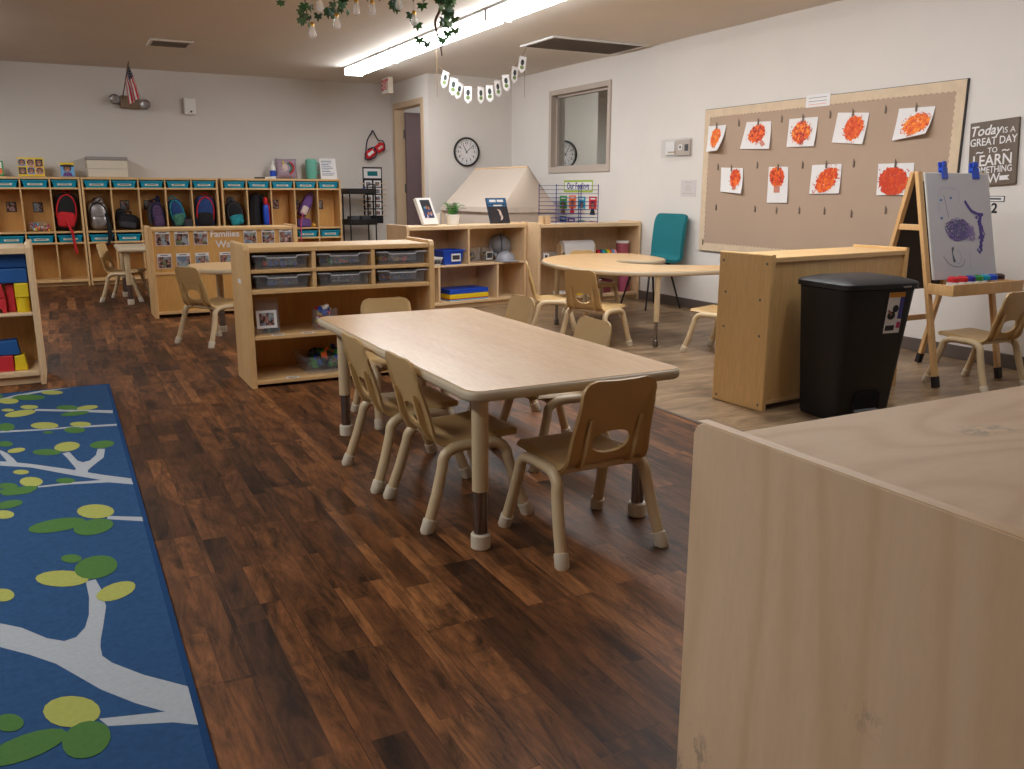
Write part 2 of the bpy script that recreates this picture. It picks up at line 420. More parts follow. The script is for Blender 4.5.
# interior window: taupe frame, inner stop, pane
w = MB()
for y0, y1, z0, z1 in ((WY0, WY0 + .055, WZ0 + .0652, WZ1 - .0552), (WY1 - .055, WY1, WZ0 + .0652, WZ1 - .0552), (WY0, WY1, WZ0, WZ0 + .065), (WY0, WY1, WZ1 - .055, WZ1)):
    w.box(XR - .016, XR + .136, y0, y1, z0, z1, M_TRIMW)
for y0, y1, z0, z1 in ((WY0 + .055, WY0 + .085, WZ0 + .065, WZ1 - .055), (WY1 - .085, WY1 - .055, WZ0 + .065, WZ1 - .055), (WY0 + .055, WY1 - .055, WZ0 + .065, WZ0 + .08), (WY0 + .055, WY1 - .055, WZ1 - .08, WZ1 - .055)):
    w.box(XR + .05, XR + .11, y0, y1, z0, z1, M_TRIMW)
wf = struct(w, 'window_1')
def pane_mat():
    t = NT('window_pane_glass'); t.b.inputs['Base Color'].default_value = (.02, .02, .02, 1); t.b.inputs['Roughness'].default_value = .0
    t.b.inputs['IOR'].default_value = 1.52
    tr = t.n('ShaderNodeBsdfTransparent'); tr.inputs[0].default_value = (.82, .86, .87, 1)
    gl = t.n('ShaderNodeBsdfGlossy'); gl.inputs['Roughness'].default_value = .0
    gl.inputs[0].default_value = (.78, .82, .80, 1)
    mx = t.n('ShaderNodeMixShader'); mx.inputs[0].default_value = .78; t.l(tr.outputs[0], mx.inputs[1]); t.l(gl.outputs[0], mx.inputs[2])
    t.l(mx.outputs[0], t.out.inputs['Surface']); return t.m
w = MB(); w.box(XR + .078, XR + .084, WY0 + .06, WY1 - .06, WZ0 + .07, WZ1 - .06, pane_mat()); w.build('pane', wf)
# the room beyond the window
b = MB(); b.box(XR + 3.5, XR + 3.6, 3, YB + 1.2, 0, HC, M_WALLB); struct(b, 'wall_beyond_right')
b = MB(); b.box(XR + .12, XR + 3.5, YB + 1.1, YB + 1.2, 0, HC, M_WALLB); struct(b, 'wall_beyond_back')
b = MB(); b.box(XR + .12, XR + 3.5, 3, 3.1, 0, HC, M_WALLB); struct(b, 'wall_beyond_front')
b = MB(); b.box(XR + .1, XR + 3.6, 3, YB + 1.2, -.05, 0, M_VINYL); struct(b, 'floor_beyond')

# ---------------------------------------------------------------- camera
R = [[0.88591, -0.10073, 0.45284], [-0.46386, -0.19908, 0.86325], [0.003, -0.975, -0.223]]
cam = bpy.data.cameras.new('camera'); co = bpy.data.objects.new('camera', cam); COL.objects.link(co)
cam.sensor_width = 36; cam.sensor_fit = 'HORIZONTAL'; cam.lens = 853.16 / 1024 * 36; cam.clip_start = .02
yaw, pit, rol = math.radians(27.66), math.radians(12.86), math.radians(-.169)
fw = Vector((math.sin(yaw) * math.cos(pit), math.cos(yaw) * math.cos(pit), -math.sin(pit)))
rt = Vector((math.cos(yaw), -math.sin(yaw), 0)); dn = -rt.cross(fw)
r2 = rt * math.cos(rol) + dn * math.sin(rol); d2 = -rt * math.sin(rol) + dn * math.cos(rol)
co.matrix_world = Matrix(((r2.x, -d2.x, -fw.x, 0), (r2.y, -d2.y, -fw.y, 0), (r2.z, -d2.z, -fw.z, 1.09), (0, 0, 0, 1)))
SC.camera = co

# ---------------------------------------------------------------- light fixtures
M_LENS = emit('lit_diffuser', (.965, .985, 1.0, 1), 25.0)
M_FIX = paint('white_fixture_metal', rgb(226, 226, 226), .4)
def fixture(x, y0, y1, label, group='fluorescent ceiling fixtures'):
    t = thing('ceiling_light', label, 'ceiling light', (x, (y0 + y1) / 2, HC), 0, group)
    L = (y1 - y0) / 2; W = .105
    b = MB(); b.box(-W - .004, W + .004, -L, L, -.022, -.0005, M_FIX, .003)
    for s in (-1, 1): b.box(-W - .003, W + .003, s * L - .016 if s > 0 else -L, L if s > 0 else -L + .016, -.093, -.02, M_FIX, .003)
    b.build('housing', t)
    b = MB()
    prof = [(-W, -.022), (-W + .006, -.06), (-W + .03, -.086), (W - .03, -.086), (W - .006, -.06), (W, -.022)]
    b.grid(lambda u, v: (prof[round(u * 5)][0], -L + .017 + v * (2 * L - .034), prof[round(u * 5)][1]), 5, 1, M_LENS)
    b.build('diffuser', t)
    return t
fixture(3.16, 8.815, 9.95, 'short end unit of the lit fluorescent row, nearest the exit sign')
fixture(3.16, 6.285, 8.80, 'long middle unit of the lit fluorescent row above the low shelves')
fixture(3.16, 3.755, 6.27, 'lit fluorescent unit at the top edge behind the hanging ivy')
fixture(-1.15, 7.5, 9.95, 'lit fluorescent unit over the lockers beyond the left edge')
fixture(-1.15, 2.4, 4.9, 'lit fluorescent unit above the tree rug beyond the left edge')
fixture(3.16, 2.0, 3.74, 'added unseen fluorescent unit above the honey cabinet, above the picture')  # unseen, added to brighten the near right wall; length set for its light
fixture(XD + 1.2, 10.5, 11.1, 'short lit unit in the small room behind the door')
fixture(-1.15, 1.15, 2.37, 'added unseen fluorescent unit above the left side of the camera')  # unseen, added and placed to brighten the plywood cabinet's left side
# world: faint warm fill
wd = bpy.data.worlds.new('world'); SC.world = wd; wd.use_nodes = True
wd.node_tree.nodes['Background'].inputs[0].default_value = (.9, .85, .8, 1); wd.node_tree.nodes['Background'].inputs[1].default_value = .05
SC.view_settings.view_transform = 'Standard'; SC.view_settings.look = 'None'; SC.view_settings.gamma = 1
SC.view_settings.use_curve_mapping = False; SC.view_settings.exposure = 0.0
SC.cycles.use_denoising = True
SC.cycles.max_bounces = 8; SC.cycles.diffuse_bounces = 4; SC.cycles.transparent_max_bounces = 16
SC.cycles.caustics_reflective = False; SC.cycles.caustics_refractive = False
SC.cycles.sample_clamp_indirect = 4
# ---------------------------------------------------------------- chairs
def chair_parts(t):
    # one-piece plastic shell; front of the chair looks along local -y
    prof = spline([(-.165, .272), (-.172, .292), (-.15, .302), (-.05, .297), (.05, .288), (.095, .289), (.125, .304), (.143, .345), (.165, .42), (.19, .5), (.206, .56)], 6)
    n = len(prof) - 1
    lens = [0]
    for a, c in zip(prof, prof[1:]): lens.append(lens[-1] + (Vector(c) - Vector(a)).length)
    L = lens[-1]
    def at(s):
        s *= L
        for i in range(n):
            if lens[i + 1] >= s - 1e-9:
                k = (s - lens[i]) / (lens[i + 1] - lens[i]); p = Vector(prof[i]).lerp(Vector(prof[i + 1]), k)
                d = (Vector(prof[i + 1]) - Vector(prof[i])).normalized(); return p, d, s
        return Vector(prof[-1]), (Vector(prof[-1]) - Vector(prof[-2])).normalized(), L
    SL = next(lens[i] for i in range(n) if prof[i][0] > .1)
    def width(s):
        w = .155 if s < SL * .9 else .155 + (.128 - .155) * min(1, (s - SL * .9) / (L - SL * .9))
        r = .045
        if L - s < r: w -= r - math.sqrt(max(0, r * r - (r - (L - s)) ** 2))
        if s < r: w -= .5 * (r - math.sqrt(max(0, r * r - (r - s) ** 2)))
        return w
    def fn(u, v):
        p, d, s = at(v); w = width(s); x = (u * 2 - 1); nrm = Vector((-d.y, d.x))   # nrm: upper/front side
        k = 0.0
        if s > SL: k = .012 * (x * x) * min(1, (s - SL) / .1) * min(1, .35 + (L - s) / .1)        # back wraps forward
        e = max(0, abs(x) - .86) / .14
        k -= .016 * e * e * min(1, max(0, (L - s - .012) / .07))                                              # rolled rim
        k -= .010 * (1 - x * x) * max(0, 1 - abs(s - SL * .55) / (SL * .5))   # dished seat
        q = p + nrm * k
        return (x * w, q.x, q.y)
    sm = next(lens[i] + (.366 - prof[i][1]) / (prof[i + 1][1] - prof[i][1]) * (lens[i + 1] - lens[i]) for i in range(n) if prof[i][0] > .1 and prof[i + 1][1] > .366) / L
    hw, hh = .066, .042
    def inside(u, v):
        x = (u * 2 - 1) * width(v * L); y = (v - sm) * L
        yy = y / (hh * (1.0 if y < 0 else .8))
        return (abs(x) / hw) ** 2.3 + abs(yy) ** 2.3
    b = MB(); NU, NV = 36, 84
    tb = bmesh.new(); V = {}; UV = {}
    for i in range(NU + 1):
        for j in range(NV + 1):
            V[i, j] = tb.verts.new(fn(i / NU, j / NV)); UV[V[i, j]] = (i / NU, j / NV)
    for i in range(NU):
        for j in range(NV):
            if inside((i + .5) / NU, (j + .5) / NV) < 1: continue
            tb.faces.new((V[i, j], V[i + 1, j], V[i + 1, j + 1], V[i, j + 1]))
    for v in [v for v in tb.verts if not v.link_faces]: tb.verts.remove(v)
    for v in tb.verts:                                              # snap the rim of the hand slot onto its oval
        u_, v_ = UV[v]
        if v.is_boundary and abs(v_ - sm) < .12 and abs(u_ - .5) < .3 and 0 < u_ < 1:
            f = inside(u_, v_)
            x = (u_ * 2 - 1) * width(v_ * L); y = (v_ - sm) * L
            k = f ** (-1 / 2.3) if f > 0 else 1
            v2 = sm + y * k / L; u2 = (x * k / width(v2 * L) + 1) / 2
            v.co = fn(u2, v2)
    tb.normal_update()
    bmesh.ops.solidify(tb, geom=list(tb.faces), thickness=.009)
    bmesh.ops.recalc_face_normals(tb, faces=tb.faces)
    b.merge(tb, M_PLAS, True)
    b.build('shell', t, 60)
    for sx in (-1, 1):                                               # ribs behind the back
        b = MB(); x = sx * .088
        pts = [(.110, .27), (.142, .285), (.170, .345), (.184, .405), (.193, .44), (.182, .44), (.166, .40), (.148, .35), (.134, .315), (.112, .3)]
        b.M = Matrix(((0, 0, 1, x - .006), (1, 0, 0, 0), (0, 1, 0, 0), (0, 0, 0, 1)))
        b.prism([(p[0], p[1]) for p in pts], 0, .012, M_PLAS, .002, 1)
        b.build('back_rib', t)
    fx, fy, r = .182, .187, .0185
    for sx in (-1, 1):
        for sy in (-1, 1):
            top = Vector((sx * .158, sy * .095, .262)); foot = Vector((sx * fx, sy * fy, .0))
            k = foot + (top - foot) * .80 + Vector((0, sy * .006, 0))
            path = [tuple(foot + (top - foot) * .05), tuple(foot + (top - foot) * .45)] + [tuple(p) for p in spline([k, Vector((sx * .159, sy * .112, .240)), Vector((sx * .157, sy * .085, .262)), Vector((sx * .155, sy * .045, .2685)), Vector((sx * .155, 0, .2685))], 5)]
            b = MB(); b.tube(path, r, M_TUBE, 14); lg = b.build('leg', t)
            b = MB(); dr = (top - foot).normalized()
            b.tube([tuple(Vector((foot.x, foot.y, 0.0))), tuple(Vector((foot.x, foot.y, .004))), tuple(foot + dr * .044), tuple(foot + dr * .046)], [.019, .0225, .0225, .0195], M_CAP, 16); b.build('foot_cap', lg)
    for y, z in ((.085, .258), (-.09, .258)):
        b = MB(); b.tube([(-.155, y, z), (-.1, y, z + .008), (.1, y, z + .008), (.155, y, z)], .0125, M_TUBE, 10); b.build('crossbar', t)
    return t
CH0 = chair_parts(thing('classroom_chair', 'sand plastic classroom chair with its back to us at the near end of the table', 'chair', (1.398, 2.185, 0), 180, 'sand chairs around the long table'))
GT = 'sand chairs around the long table'; GU = 'sand chairs around the horseshoe table'
dup(CH0, (1.150, 2.615, 0), 90, 'sand classroom chair on the left side of the long table, nearer of the two', GT)
dup(CH0, (1.128, 3.055, 0), 90, 'sand classroom chair on the left side of the long table, farther of the two', GT)
dup(CH0, (1.765, 3.00, 0), -90, 'sand classroom chair on the right side of the long table, nearer of the two', GT)
dup(CH0, (1.865, 3.83, 0), -90, 'sand classroom chair on the right side of the long table, farther of the two', GT)
dup(CH0, (1.415, 3.87, 0), 0, 'sand classroom chair at the far end of the long table before the storage shelf', GT)
dup(CH0, (3.307, 5.044, 0), 113, 'sand classroom chair half tucked under the near side of the horseshoe table', GU)
dup(CH0, (3.30, 5.62, 0), 62, 'sand classroom chair at the left tip of the horseshoe table beside the low shelf', GU)
dup(CH0, (4.15, 6.37, 0), 0, 'sand classroom chair on the far side of the horseshoe table, by the art shelf', GU)
dup(CH0, (3.975, 4.48, 0), 198.7, 'sand classroom chair peeking out left of the honey wooden cabinet', GU)
dup(CH0, (4.60, 3.02, 0), 180, 'sand classroom chair pulled up in front of the painting easel', 'sand chairs standing apart')
dup(CH0, (0.935, 6.455, 0), 120.6, 'sand classroom chair at the round-cornered table before the photo board', 'sand chairs standing apart')
dup(CH0, (0.545, 9.385, 0), 70, 'sand classroom chair at the far table in front of the coat lockers', 'sand chairs standing apart')

# ---------------------------------------------------------------- long table
def table_leg(t, x, y, ztop, zm, r=.026, metal_r=.0215):
    cr = .031 if metal_r > .015 else .019
    b = MB(); b.tube([(x, y, zm - .01), (x, y, ztop)], r, M_TUBE, 20); lg = b.build('leg', t)
    b = MB(); b.tube([(x, y, .03), (x, y, zm)], metal_r, M_CHROME, 18); b.build('metal_insert', lg)
    b = MB(); b.tube([(x, y, 0), (x, y, .004), (x, y, .046), (x, y, .05)], [cr - .004, cr, cr, cr - .004], M_CAP if cr > .02 else M_STEEL, 18); b.build('foot_cap', lg)
def table(name, label, cat, loc, rz, poly, h, legs, top_mat, zm=.2, group=None, r=.026, mr=.0215):
    t = thing(name, label, cat, loc, rz, group)
    b = MB(); b.prism(poly, h - .034, h - .001, M_EDGE, .012, 3, smooth=True); b.build('edge_band', t, 50)
    c = Vector((sum(p[0] for p in poly) / len(poly), sum(p[1] for p in poly) / len(poly)))
    ins = []
    N = len(poly)
    for i in range(N):
        a, p, d = Vector(poly[i - 1]), Vector(poly[i]), Vector(poly[(i + 1) % N])
        tn = (d - a).normalized(); ins.append(p + Vector((-tn.y, tn.x)) * .010)
    b = MB(); b.prism([tuple(p) for p in ins], h - .0015, h, top_mat); b.build('tabletop', t)
    for x, y in legs: table_leg(t, x, y, h - .034, zm, r, mr)
    return t
table('activity_table', 'long rectangular maple table with sand edge in the middle of the plank floor', 'table', (1.365, 2.955, 0), 0,
      rrect(-.385, .385, -.83, .83, .055), .53, [(-.297, -.71), (.297, -.71), (-.297, .70), (.297, .60)], M_TABLE)
# ---------------------------------------------------------------- horseshoe table
U = [(4.66, 4.93), (4.457, 5.05), (4.2, 5.19), (3.98, 5.36), (3.90, 5.56), (3.96, 5.74), (4.10, 5.73), (4.25, 5.60), (4.41, 5.69), (4.50, 5.86), (4.55, 6.10), (4.53, 6.36), (4.33, 6.50), (4.05, 6.53), (3.72, 6.38), (3.46, 6.09), (3.345, 5.72), (3.325, 5.36), (3.39, 5.08), (3.57, 4.86), (3.85, 4.765), (4.2, 4.735), (4.5, 4.74), (4.68, 4.82)]
U = [tuple(p) for p in spline([(a - 4.0, c - 5.6) for a, c in U], 4, True)]
ar = sum(a[0] * c[1] - c[0] * a[1] for a, c in zip(U, U[1:] + U[:1]))
if ar < 0: U = U[::-1]
table('horseshoe_table', 'curved horseshoe maple table in front of the bulletin board', 'table', (4.0, 5.6, 0), 0, U, .535,
      [(-.31, -.76), (-.42, .44), (-.12, .76), (.52, -.70)], M_UTABLE, .19, r=.02, mr=.012)
# round-cornered table by the photo board, far grey table by the lockers
table('small_table', 'small maple table with grey rim behind the storage shelf', 'table', (1.22, 6.62, 0), 0, rrect(-.40, .42, -.33, .36, .2, 8), .535,
      [(-.16, .26), (.32, .26), (.16, -.25), (.36, -.2)], M_UTABLE, .2)
table('small_table', 'pale grey table in front of the lockers, left of the photo board', 'table', (0.90, 9.22, 0), 0, rrect(-.42, .36, -.33, .50, .06), .535,
      [(-.35, -.26), (.28, -.26), (-.35, .44), (.28, .44)], M_EDGE, .2)
b = MB()
for k in range(5): a = 2 * PI * k / 5; b.tube([(0, 0, .07), (.2 * math.cos(a), .2 * math.sin(a), .035)], [.02, .014], M_BLACKM, 8); b.ball((.2 * math.cos(a), .2 * math.sin(a), .022), .022, M_BLACK, 2)
st = thing('rolling_stool', 'dark rolling stool under the pale grey table by the lockers', 'stool', (0.93, 9.03, 0))
b.build('wheeled_base', st)
b = MB(); b.cyl((0, 0, .06), (0, 0, .36), .024, M_CHROME); b.build('post', st)
b = MB(); b.lathe([(0, .355), (.15, .355), (.17, .37), (.17, .4), (.15, .415), (0, .42)], M_BLACK); b.build('seat', st)
# ---------------------------------------------------------------- storage units
def tub_bm(b, w, d, h, taper, mat, lip=.008, wall=.003, z=0.0):
    """open tray: outer and inner walls, rim; centred in x, front at y=0"""
    tb = bmesh.new()
    def ring(k, zz):
        x = w / 2 - k; return [tb.verts.new(p) for p in ((-x, k, zz), (x, k, zz), (x, d - k, zz), (-x, d - k, zz))]
    rings = [ring(taper, z), ring(lip, z + h - .012), ring(0, z + h - .012), ring(0, z + h), ring(lip + wall, z + h), ring(taper + wall, z + wall)]
    tb.faces.new(list(reversed(rings[0])))
    for A, B in zip(rings, rings[1:]):
        for k in range(4): tb.faces.new((A[k], A[(k + 1) % 4], B[(k + 1) % 4], B[k]))
    tb.faces.new(rings[-1]); bmesh.ops.recalc_face_normals(tb, faces=tb.faces)
    b.merge(tb, mat, False)
def sell(b, c, s, mat, e1=.45, e2=.45, nu=28, nv=18, M=None):
    """superellipsoid lump"""
    f = lambda v, e: math.copysign(abs(v) ** e, v)
    def fn(u, v):
        a = 2 * PI * u; t = PI * (v - .5)
        return (c[0] + s[0] * f(math.cos(t), e1) * f(math.cos(a), e2), c[1] + s[1] * f(math.cos(t), e1) * f(math.sin(a), e2), c[2] + s[2] * f(math.sin(t), e1))
    old = b.M; b.M = old @ (M or Matrix()); b.grid(fn, nu, nv, mat); b.M = old
ORD = ['first', 'second', 'third', 'fourth', 'fifth']

# ---- coat lockers (three units of five columns)
LK = 'coat lockers along the back wall'
def locker(x0, label):
    t = thing('coat_locker', label, 'coat locker', (x0, 10.99, 0), 0, LK)
    w, d, h, p = 1.478, .295, 1.215, .022
    for x in (0, w - p):
        b = MB(); b.box(x, x + p, 0, d, 0, h, M_MAPLEZ, .003); b.build('side_panel', t)
    pitch = (w - p) / 5
    for k in range(1, 5):
        b = MB(); b.box(k * pitch + .002, k * pitch + p - .004, .004, d - .008, .075, h - .025, M_MAPLEZ, .002); b.build('divider', t)
    for nm, z0, z1 in (('top_board', 1.19, 1.2145), ('tray_shelf', 1.08, 1.10), ('middle_shelf', .597, .617), ('lower_shelf', .475, .495), ('bottom_board', .045, .075)):
        b = MB(); b.box(p, w - p, .001, d - .006, z0, z1, M_MAPLE, .002); b.build(nm, t)
    b = MB(); b.box(p, w - p, d - .006, d, .05, 1.2, M_BACKP); b.build('back_panel', t)
    b = MB(); b.box(p, w - p, .05, .062, 0, .045, M_MAPLE); b.build('toe_kick', t)
    return pitch
LX = (-1.212, .275, 1.790); LN = ('left', 'middle', 'right')
pitch = 0
for x0, nm in zip(LX, LN):
    pitch = locker(x0, {'left': 'maple coat locker cut by the left edge, with yellow picture book on top', 'middle': 'maple coat locker in the middle, with the silver backpack and grey box', 'right': 'maple coat locker at the right, with pillow and teal pitcher on top'}[nm])
def colx(u, c): return LX[u] + .011 + (c + .5) * pitch
TR0 = None
def tray(u, c, top):
    global TR0
    z = 1.1005 if top else .4955
    lab = 'teal tray in the %s row of the %s coat locker, %s column from its left' % ('top' if top else 'lower', LN[u], ORD[c])
    loc = (colx(u, c), 11.0, z)
    if TR0 is None:
        t = thing('storage_tray', lab, 'tray', loc, 0, 'teal trays in the coat lockers')
        b = MB(); tub_bm(b, .258, .25, .078, .022, M_TEAL); b.build('tray_body', t)
        b = MB(); b.cbox((0, .012, .036), (.145, .002, .026), M_CREAM, 0, (math.radians(-13), 0, 0)); b.cbox((0, .0105, .036), (.10, .001, .007), M_DKGREY, 0, (math.radians(-13), 0, 0)); b.build('name_label', t)
        TR0 = t
    else: dup(TR0, loc, 0, lab)
for c in (2, 3, 4): tray(0, c, True); tray(0, c, False)
for c in range(5): tray(1, c, True); tray(2, c, True)
for c in (0, 1, 2): tray(1, c, False)
for c in (3, 4): tray(2, c, False)
# small photo cards on the locker backs
for k, (u, c, dx, z, lab) in enumerate([(0, 2, .03, .885, 'photo card in the empty locker column at the left edge'), (0, 3, 0, .88, 'photo card above the bag of coloured pieces'), (1, 1, 0, .90, 'photo card above the slumped black bag'),
                                        (1, 2, -.03, .90, 'photo card beside the hanging navy backpack'), (2, 2, -.05, .90, 'photo card in the empty locker column left of the purple bag'), (2, 3, -.07, .89, 'dim photo card behind the purple and cream backpack'), (2, 4, -.06, .89, 'photo card in the rightmost empty locker column')]):
    t = thing('photo_card', 'small ' + lab, 'photo card', (colx(u, c) + dx, 11.277, z), 0, 'photo cards in the lockers')
    b = MB(); b.box(-.05, .05, -.002, 0, -.055, .055, M_INK); b.build('card', t)
    b = MB(); b.box(-.043, .043, -.003, -.002, -.047, .047, M_PHOTO); b.build('photo', t)

# ---- bags
def backpack(u, c, label, s, cols, lean=0, dx=0, straps=(), pocket=True, arcs=None, zo=.6175, yrot=0):
    """s=(half width, half depth, half height); cols=(body, pocket, trim)"""
    t = thing('backpack', label, 'backpack', (colx(u, c) + dx, 11.125, zo + s[0] * abs(math.sin(math.radians(lean))) * .62 + .001), yrot, 'backpacks in the coat lockers')
    M = Matrix.Translation((0, 0, s[2])) @ Matrix.Rotation(math.radians(lean), 4, 'Y')
    b = MB(); sell(b, (0, 0, 0), s, cols[0], .5, .55, M=M); b.build('bag_body', t)
    if pocket:
        b = MB(); sell(b, (0, -s[1] * .75, -s[2] * .42), (s[0] * .78, s[1] * .5, s[2] * .42), cols[1], .45, .5, M=M); b.build('front_pocket', t)
    b = MB(); b.M = M
    arc = [(s[0] * .86 * math.cos(a), -s[1] * .86, s[2] * .93 * math.sin(a)) for a in [math.radians(q) for q in range(-35, 216, 12)]]
    b.tube(arc, .009, cols[2], 8); b.build('zip_trim', t)
    b = MB(); b.M = M
    b.tube(spline([(-.03, 0, s[2] * .92), (-.025, 0, s[2] + .03), (.025, 0, s[2] + .03), (.03, 0, s[2] * .92)], 4), .008, cols[2], 8); b.build('top_handle', t)
    for q in straps:
        b = MB(); b.tube([tuple(p) for p in spline(q[0], 6)], q[2] if len(q) > 2 else .011, q[1], 8); b.build('strap', t)
    return t
M_NAVYF = paint('navy_fabric', rgb(30, 36, 66), .85, var=.1, vscale=40)
M_BLKF = paint('black_fabric', rgb(22, 21, 24), .85, var=.1, vscale=40)
M_GRYF = paint('charcoal_fabric', rgb(56, 54, 60), .85, var=.25, vscale=40)
M_BLUF = paint('blue_fabric', rgb(30, 62, 118), .8, var=.3, vscale=25)
M_REDF = paint('red_fabric', rgb(200, 30, 40), .8)
M_TELF = paint('teal_print_fabric', rgb(30, 140, 150), .8, var=.6, vscale=30)
M_GRNF = paint('green_print_fabric', rgb(66, 118, 100), .8, var=.5, vscale=30)
M_CRMF = paint('cream_print_fabric', rgb(208, 188, 180), .8, var=.25, vscale=60)
M_MIX = paint('dark_floral_fabric', rgb(84, 60, 96), .8, var=.7, vscale=45)
backpack(0, 4, 'black and red backpack with red pocket and long red strap in the left locker', (.115, .085, .205), (M_BLKF, M_REDF, M_REDF), 6, -.01,
         [([(-.01, -.10, .12), (.02, -.128, .02), (.035, -.165, -.012), (.045, -.158, -.12), (.06, -.15, -.26)], M_REDF, .014)])
backpack(1, 0, 'shiny silver sequin backpack with black straps hanging over the shelf', (.105, .08, .16), (M_SILV, M_SILV, M_BLKF), -4, -.005,
         [([(.06, -.05, .2), (.095, -.11, .1), (.088, -.158, .04), (.085, -.165, -.06), (.07, -.16, -.15), (.05, -.158, -.155)], M_BLKF, .016), ([(.08, -.05, .16), (.104, -.12, .06), (.104, -.16, .01), (.1, -.162, -.12)], M_BLKF, .014), ([(-.03, 0, .3), (0, -.02, .34), (.04, 0, .36), (.05, 0, .28)], M_SILV, .022)])
backpack(1, 1, 'black bag slumped flat on the locker shelf beside the silver backpack', (.115, .09, .085), (M_BLKF, M_GRYF, M_BLKF), 8, .005, [([(-.10, 0, .1), (-.09, -.03, .2), (-.05, -.03, .2), (-.03, -.02, .14)], M_BLKF, .03)])
backpack(1, 2, 'dark floral backpack hanging right in its locker beside a photo card', (.075, .075, .155), (M_MIX, M_MIX, M_NAVYF), -8, .05, [([(-.01, 0, .30), (.0, 0, .36), (.02, 0, .37), (.03, 0, .30)], M_NAVYF, .012), ([(-.07, -.05, .28), (-.1, -.05, .2), (-.09, -.05, .06)], M_GRYF, .02)])
backpack(1, 3, 'blue and green backpack with orange emblem leaning left in its locker', (.085, .08, .17), (M_BLUF, M_GRNF, M_TELF), -13, -.025, [])
t = thing('lunch_bag', 'dark round lunch bag beside the blue and green backpack', 'bag', (colx(1, 3) + .08, 11.018, .6175), 0)
b = MB(); sell(b, (0, 0, .06), (.046, .022, .06), M_GRYF, .6, .7); b.build('bag_body', t)
b = MB(); b.tube(spline([(-.03, 0, .11), (-.02, 0, .14), (.02, 0, .14), (.03, 0, .11)], 4), .007, M_BLKF, 8); b.build('handle', t)
backpack(1, 4, 'blue backpack with red piping and a large black front panel', (.115, .09, .19), (M_BLUF, M_BLKF, M_REDF), 4, 0, [([(.06, 0, .33), (.08, 0, .37), (.1, 0, .35), (.105, 0, .28)], M_REDF, .012)])
backpack(2, 0, 'black and turquoise camouflage backpack in the right locker, first column', (.10, .085, .15), (M_BLKF, M_TELF, M_GRYF), -12, .0, [([(-.06, 0, .27), (-.06, -.02, .34), (-.02, -.02, .33), (0, 0, .26)], M_GRYF, .026)])
# hanging coats
t = thing('coat', 'black speckled coat hanging in the second column of the right locker', 'coat', (colx(2, 1) - .02, 11.17, .6185), 0)
b = MB()
b.grid(lambda u, v: ((.088 - .03 * v ** 3) * math.cos(2 * PI * u) * (1 + .10 * math.sin(9 * 2 * PI * u) * (1 - v)), .07 * math.sin(2 * PI * u) * (1 + .10 * math.sin(9 * 2 * PI * u) * (1 - v)), .02 + .385 * v), 54, 10, paint('speckled_coat', rgb(34, 32, 38), .85, var=.9, vscale=90))
b.ball((0, 0, .395), .05, M_BLKF, 2, (1.1, .9, .5)); b.build('coat_body', t)
b = MB(); b.tube(spline([(.07, -.02, .40), (.095, -.05, .28), (.09, -.06, .1)], 5), .03, M_BLKF, 10); b.build('sleeve', t)
t = thing('jacket', 'blue and red jacket hanging beside the black speckled coat', 'jacket', (colx(2, 1) + .074, 11.03, .66), 0)
b = MB(); sell(b, (0, 0, .12), (.035, .038, .13), M_BLUE, .5, .6); b.build('jacket_body', t)
b = MB(); sell(b, (0, 0, .28), (.022, .04, .05), M_REDF, .6, .6); b.box(.03, .042, -.02, .02, 0, .26, M_REDF, .004); b.build('red_hood', t)
t = backpack(2, 3, 'purple and cream print backpack leaning right in its locker', (.055, .075, .14), (M_PURPLE, M_CRMF, M_PURPLE), 27, .01, [([(-.06, -.12, .06), (-.10, -.155, -.06), (-.105, -.155, -.16), (-.108, -.152, -.36)], M_PINK, .007)], pocket=True, zo=.722)
t = thing('lunch_bag', 'purple lunch bag under the purple and cream backpack', 'bag', (colx(2, 3) - .035, 11.05, .6175), 0)
b = MB(); b.box(-.085, .085, -.045, .045, 0, .10, M_PURPLE, .02); b.build('bag_body', t)
b = MB(); b.tube([(-.03, -.01, .098), (-.02, -.01, .112), (.02, -.01, .112), (.03, -.01, .098)], .006, M_PURPLE, 8); b.build('handle', t)
b = MB(); b.ball((0, 0, .024), .028, paint('orange_yellow', rgb(226, 170, 60), .6), 2, (1, 1, .85)); solo(b, 'toy_ball', 'small orange-yellow ball beside the purple lunch bag', 'ball', (colx(2, 3) + .09, 11.05, .6175))
# bag of coloured pieces
t = thing('plastic_bag', 'clear plastic bag of bright coloured pieces on the left locker shelf', 'bag', (colx(0, 3) + .0, 11.12, .6175), 0)
b = MB(); sell(b, (0, 0, .058), (.118, .085, .058), M_CLEAR, .6, .6); b.build('bag_film', t)
b = MB()
for k in range(46):
    m_ = random.choice([M_YEL, M_PINK, M_WHITE, M_ORANGE, M_TEAL, M_RED]); x, y, z = random.uniform(-.09, .09), random.uniform(-.06, .055), random.uniform(.016, .08)
    b.cbox((x, y, z), (.03, .02, .016), m_, .003, (random.random() * 3, random.random() * 3, random.random() * 3))
o = b.build('coloured_pieces', t); o['kind'] = 'stuff'

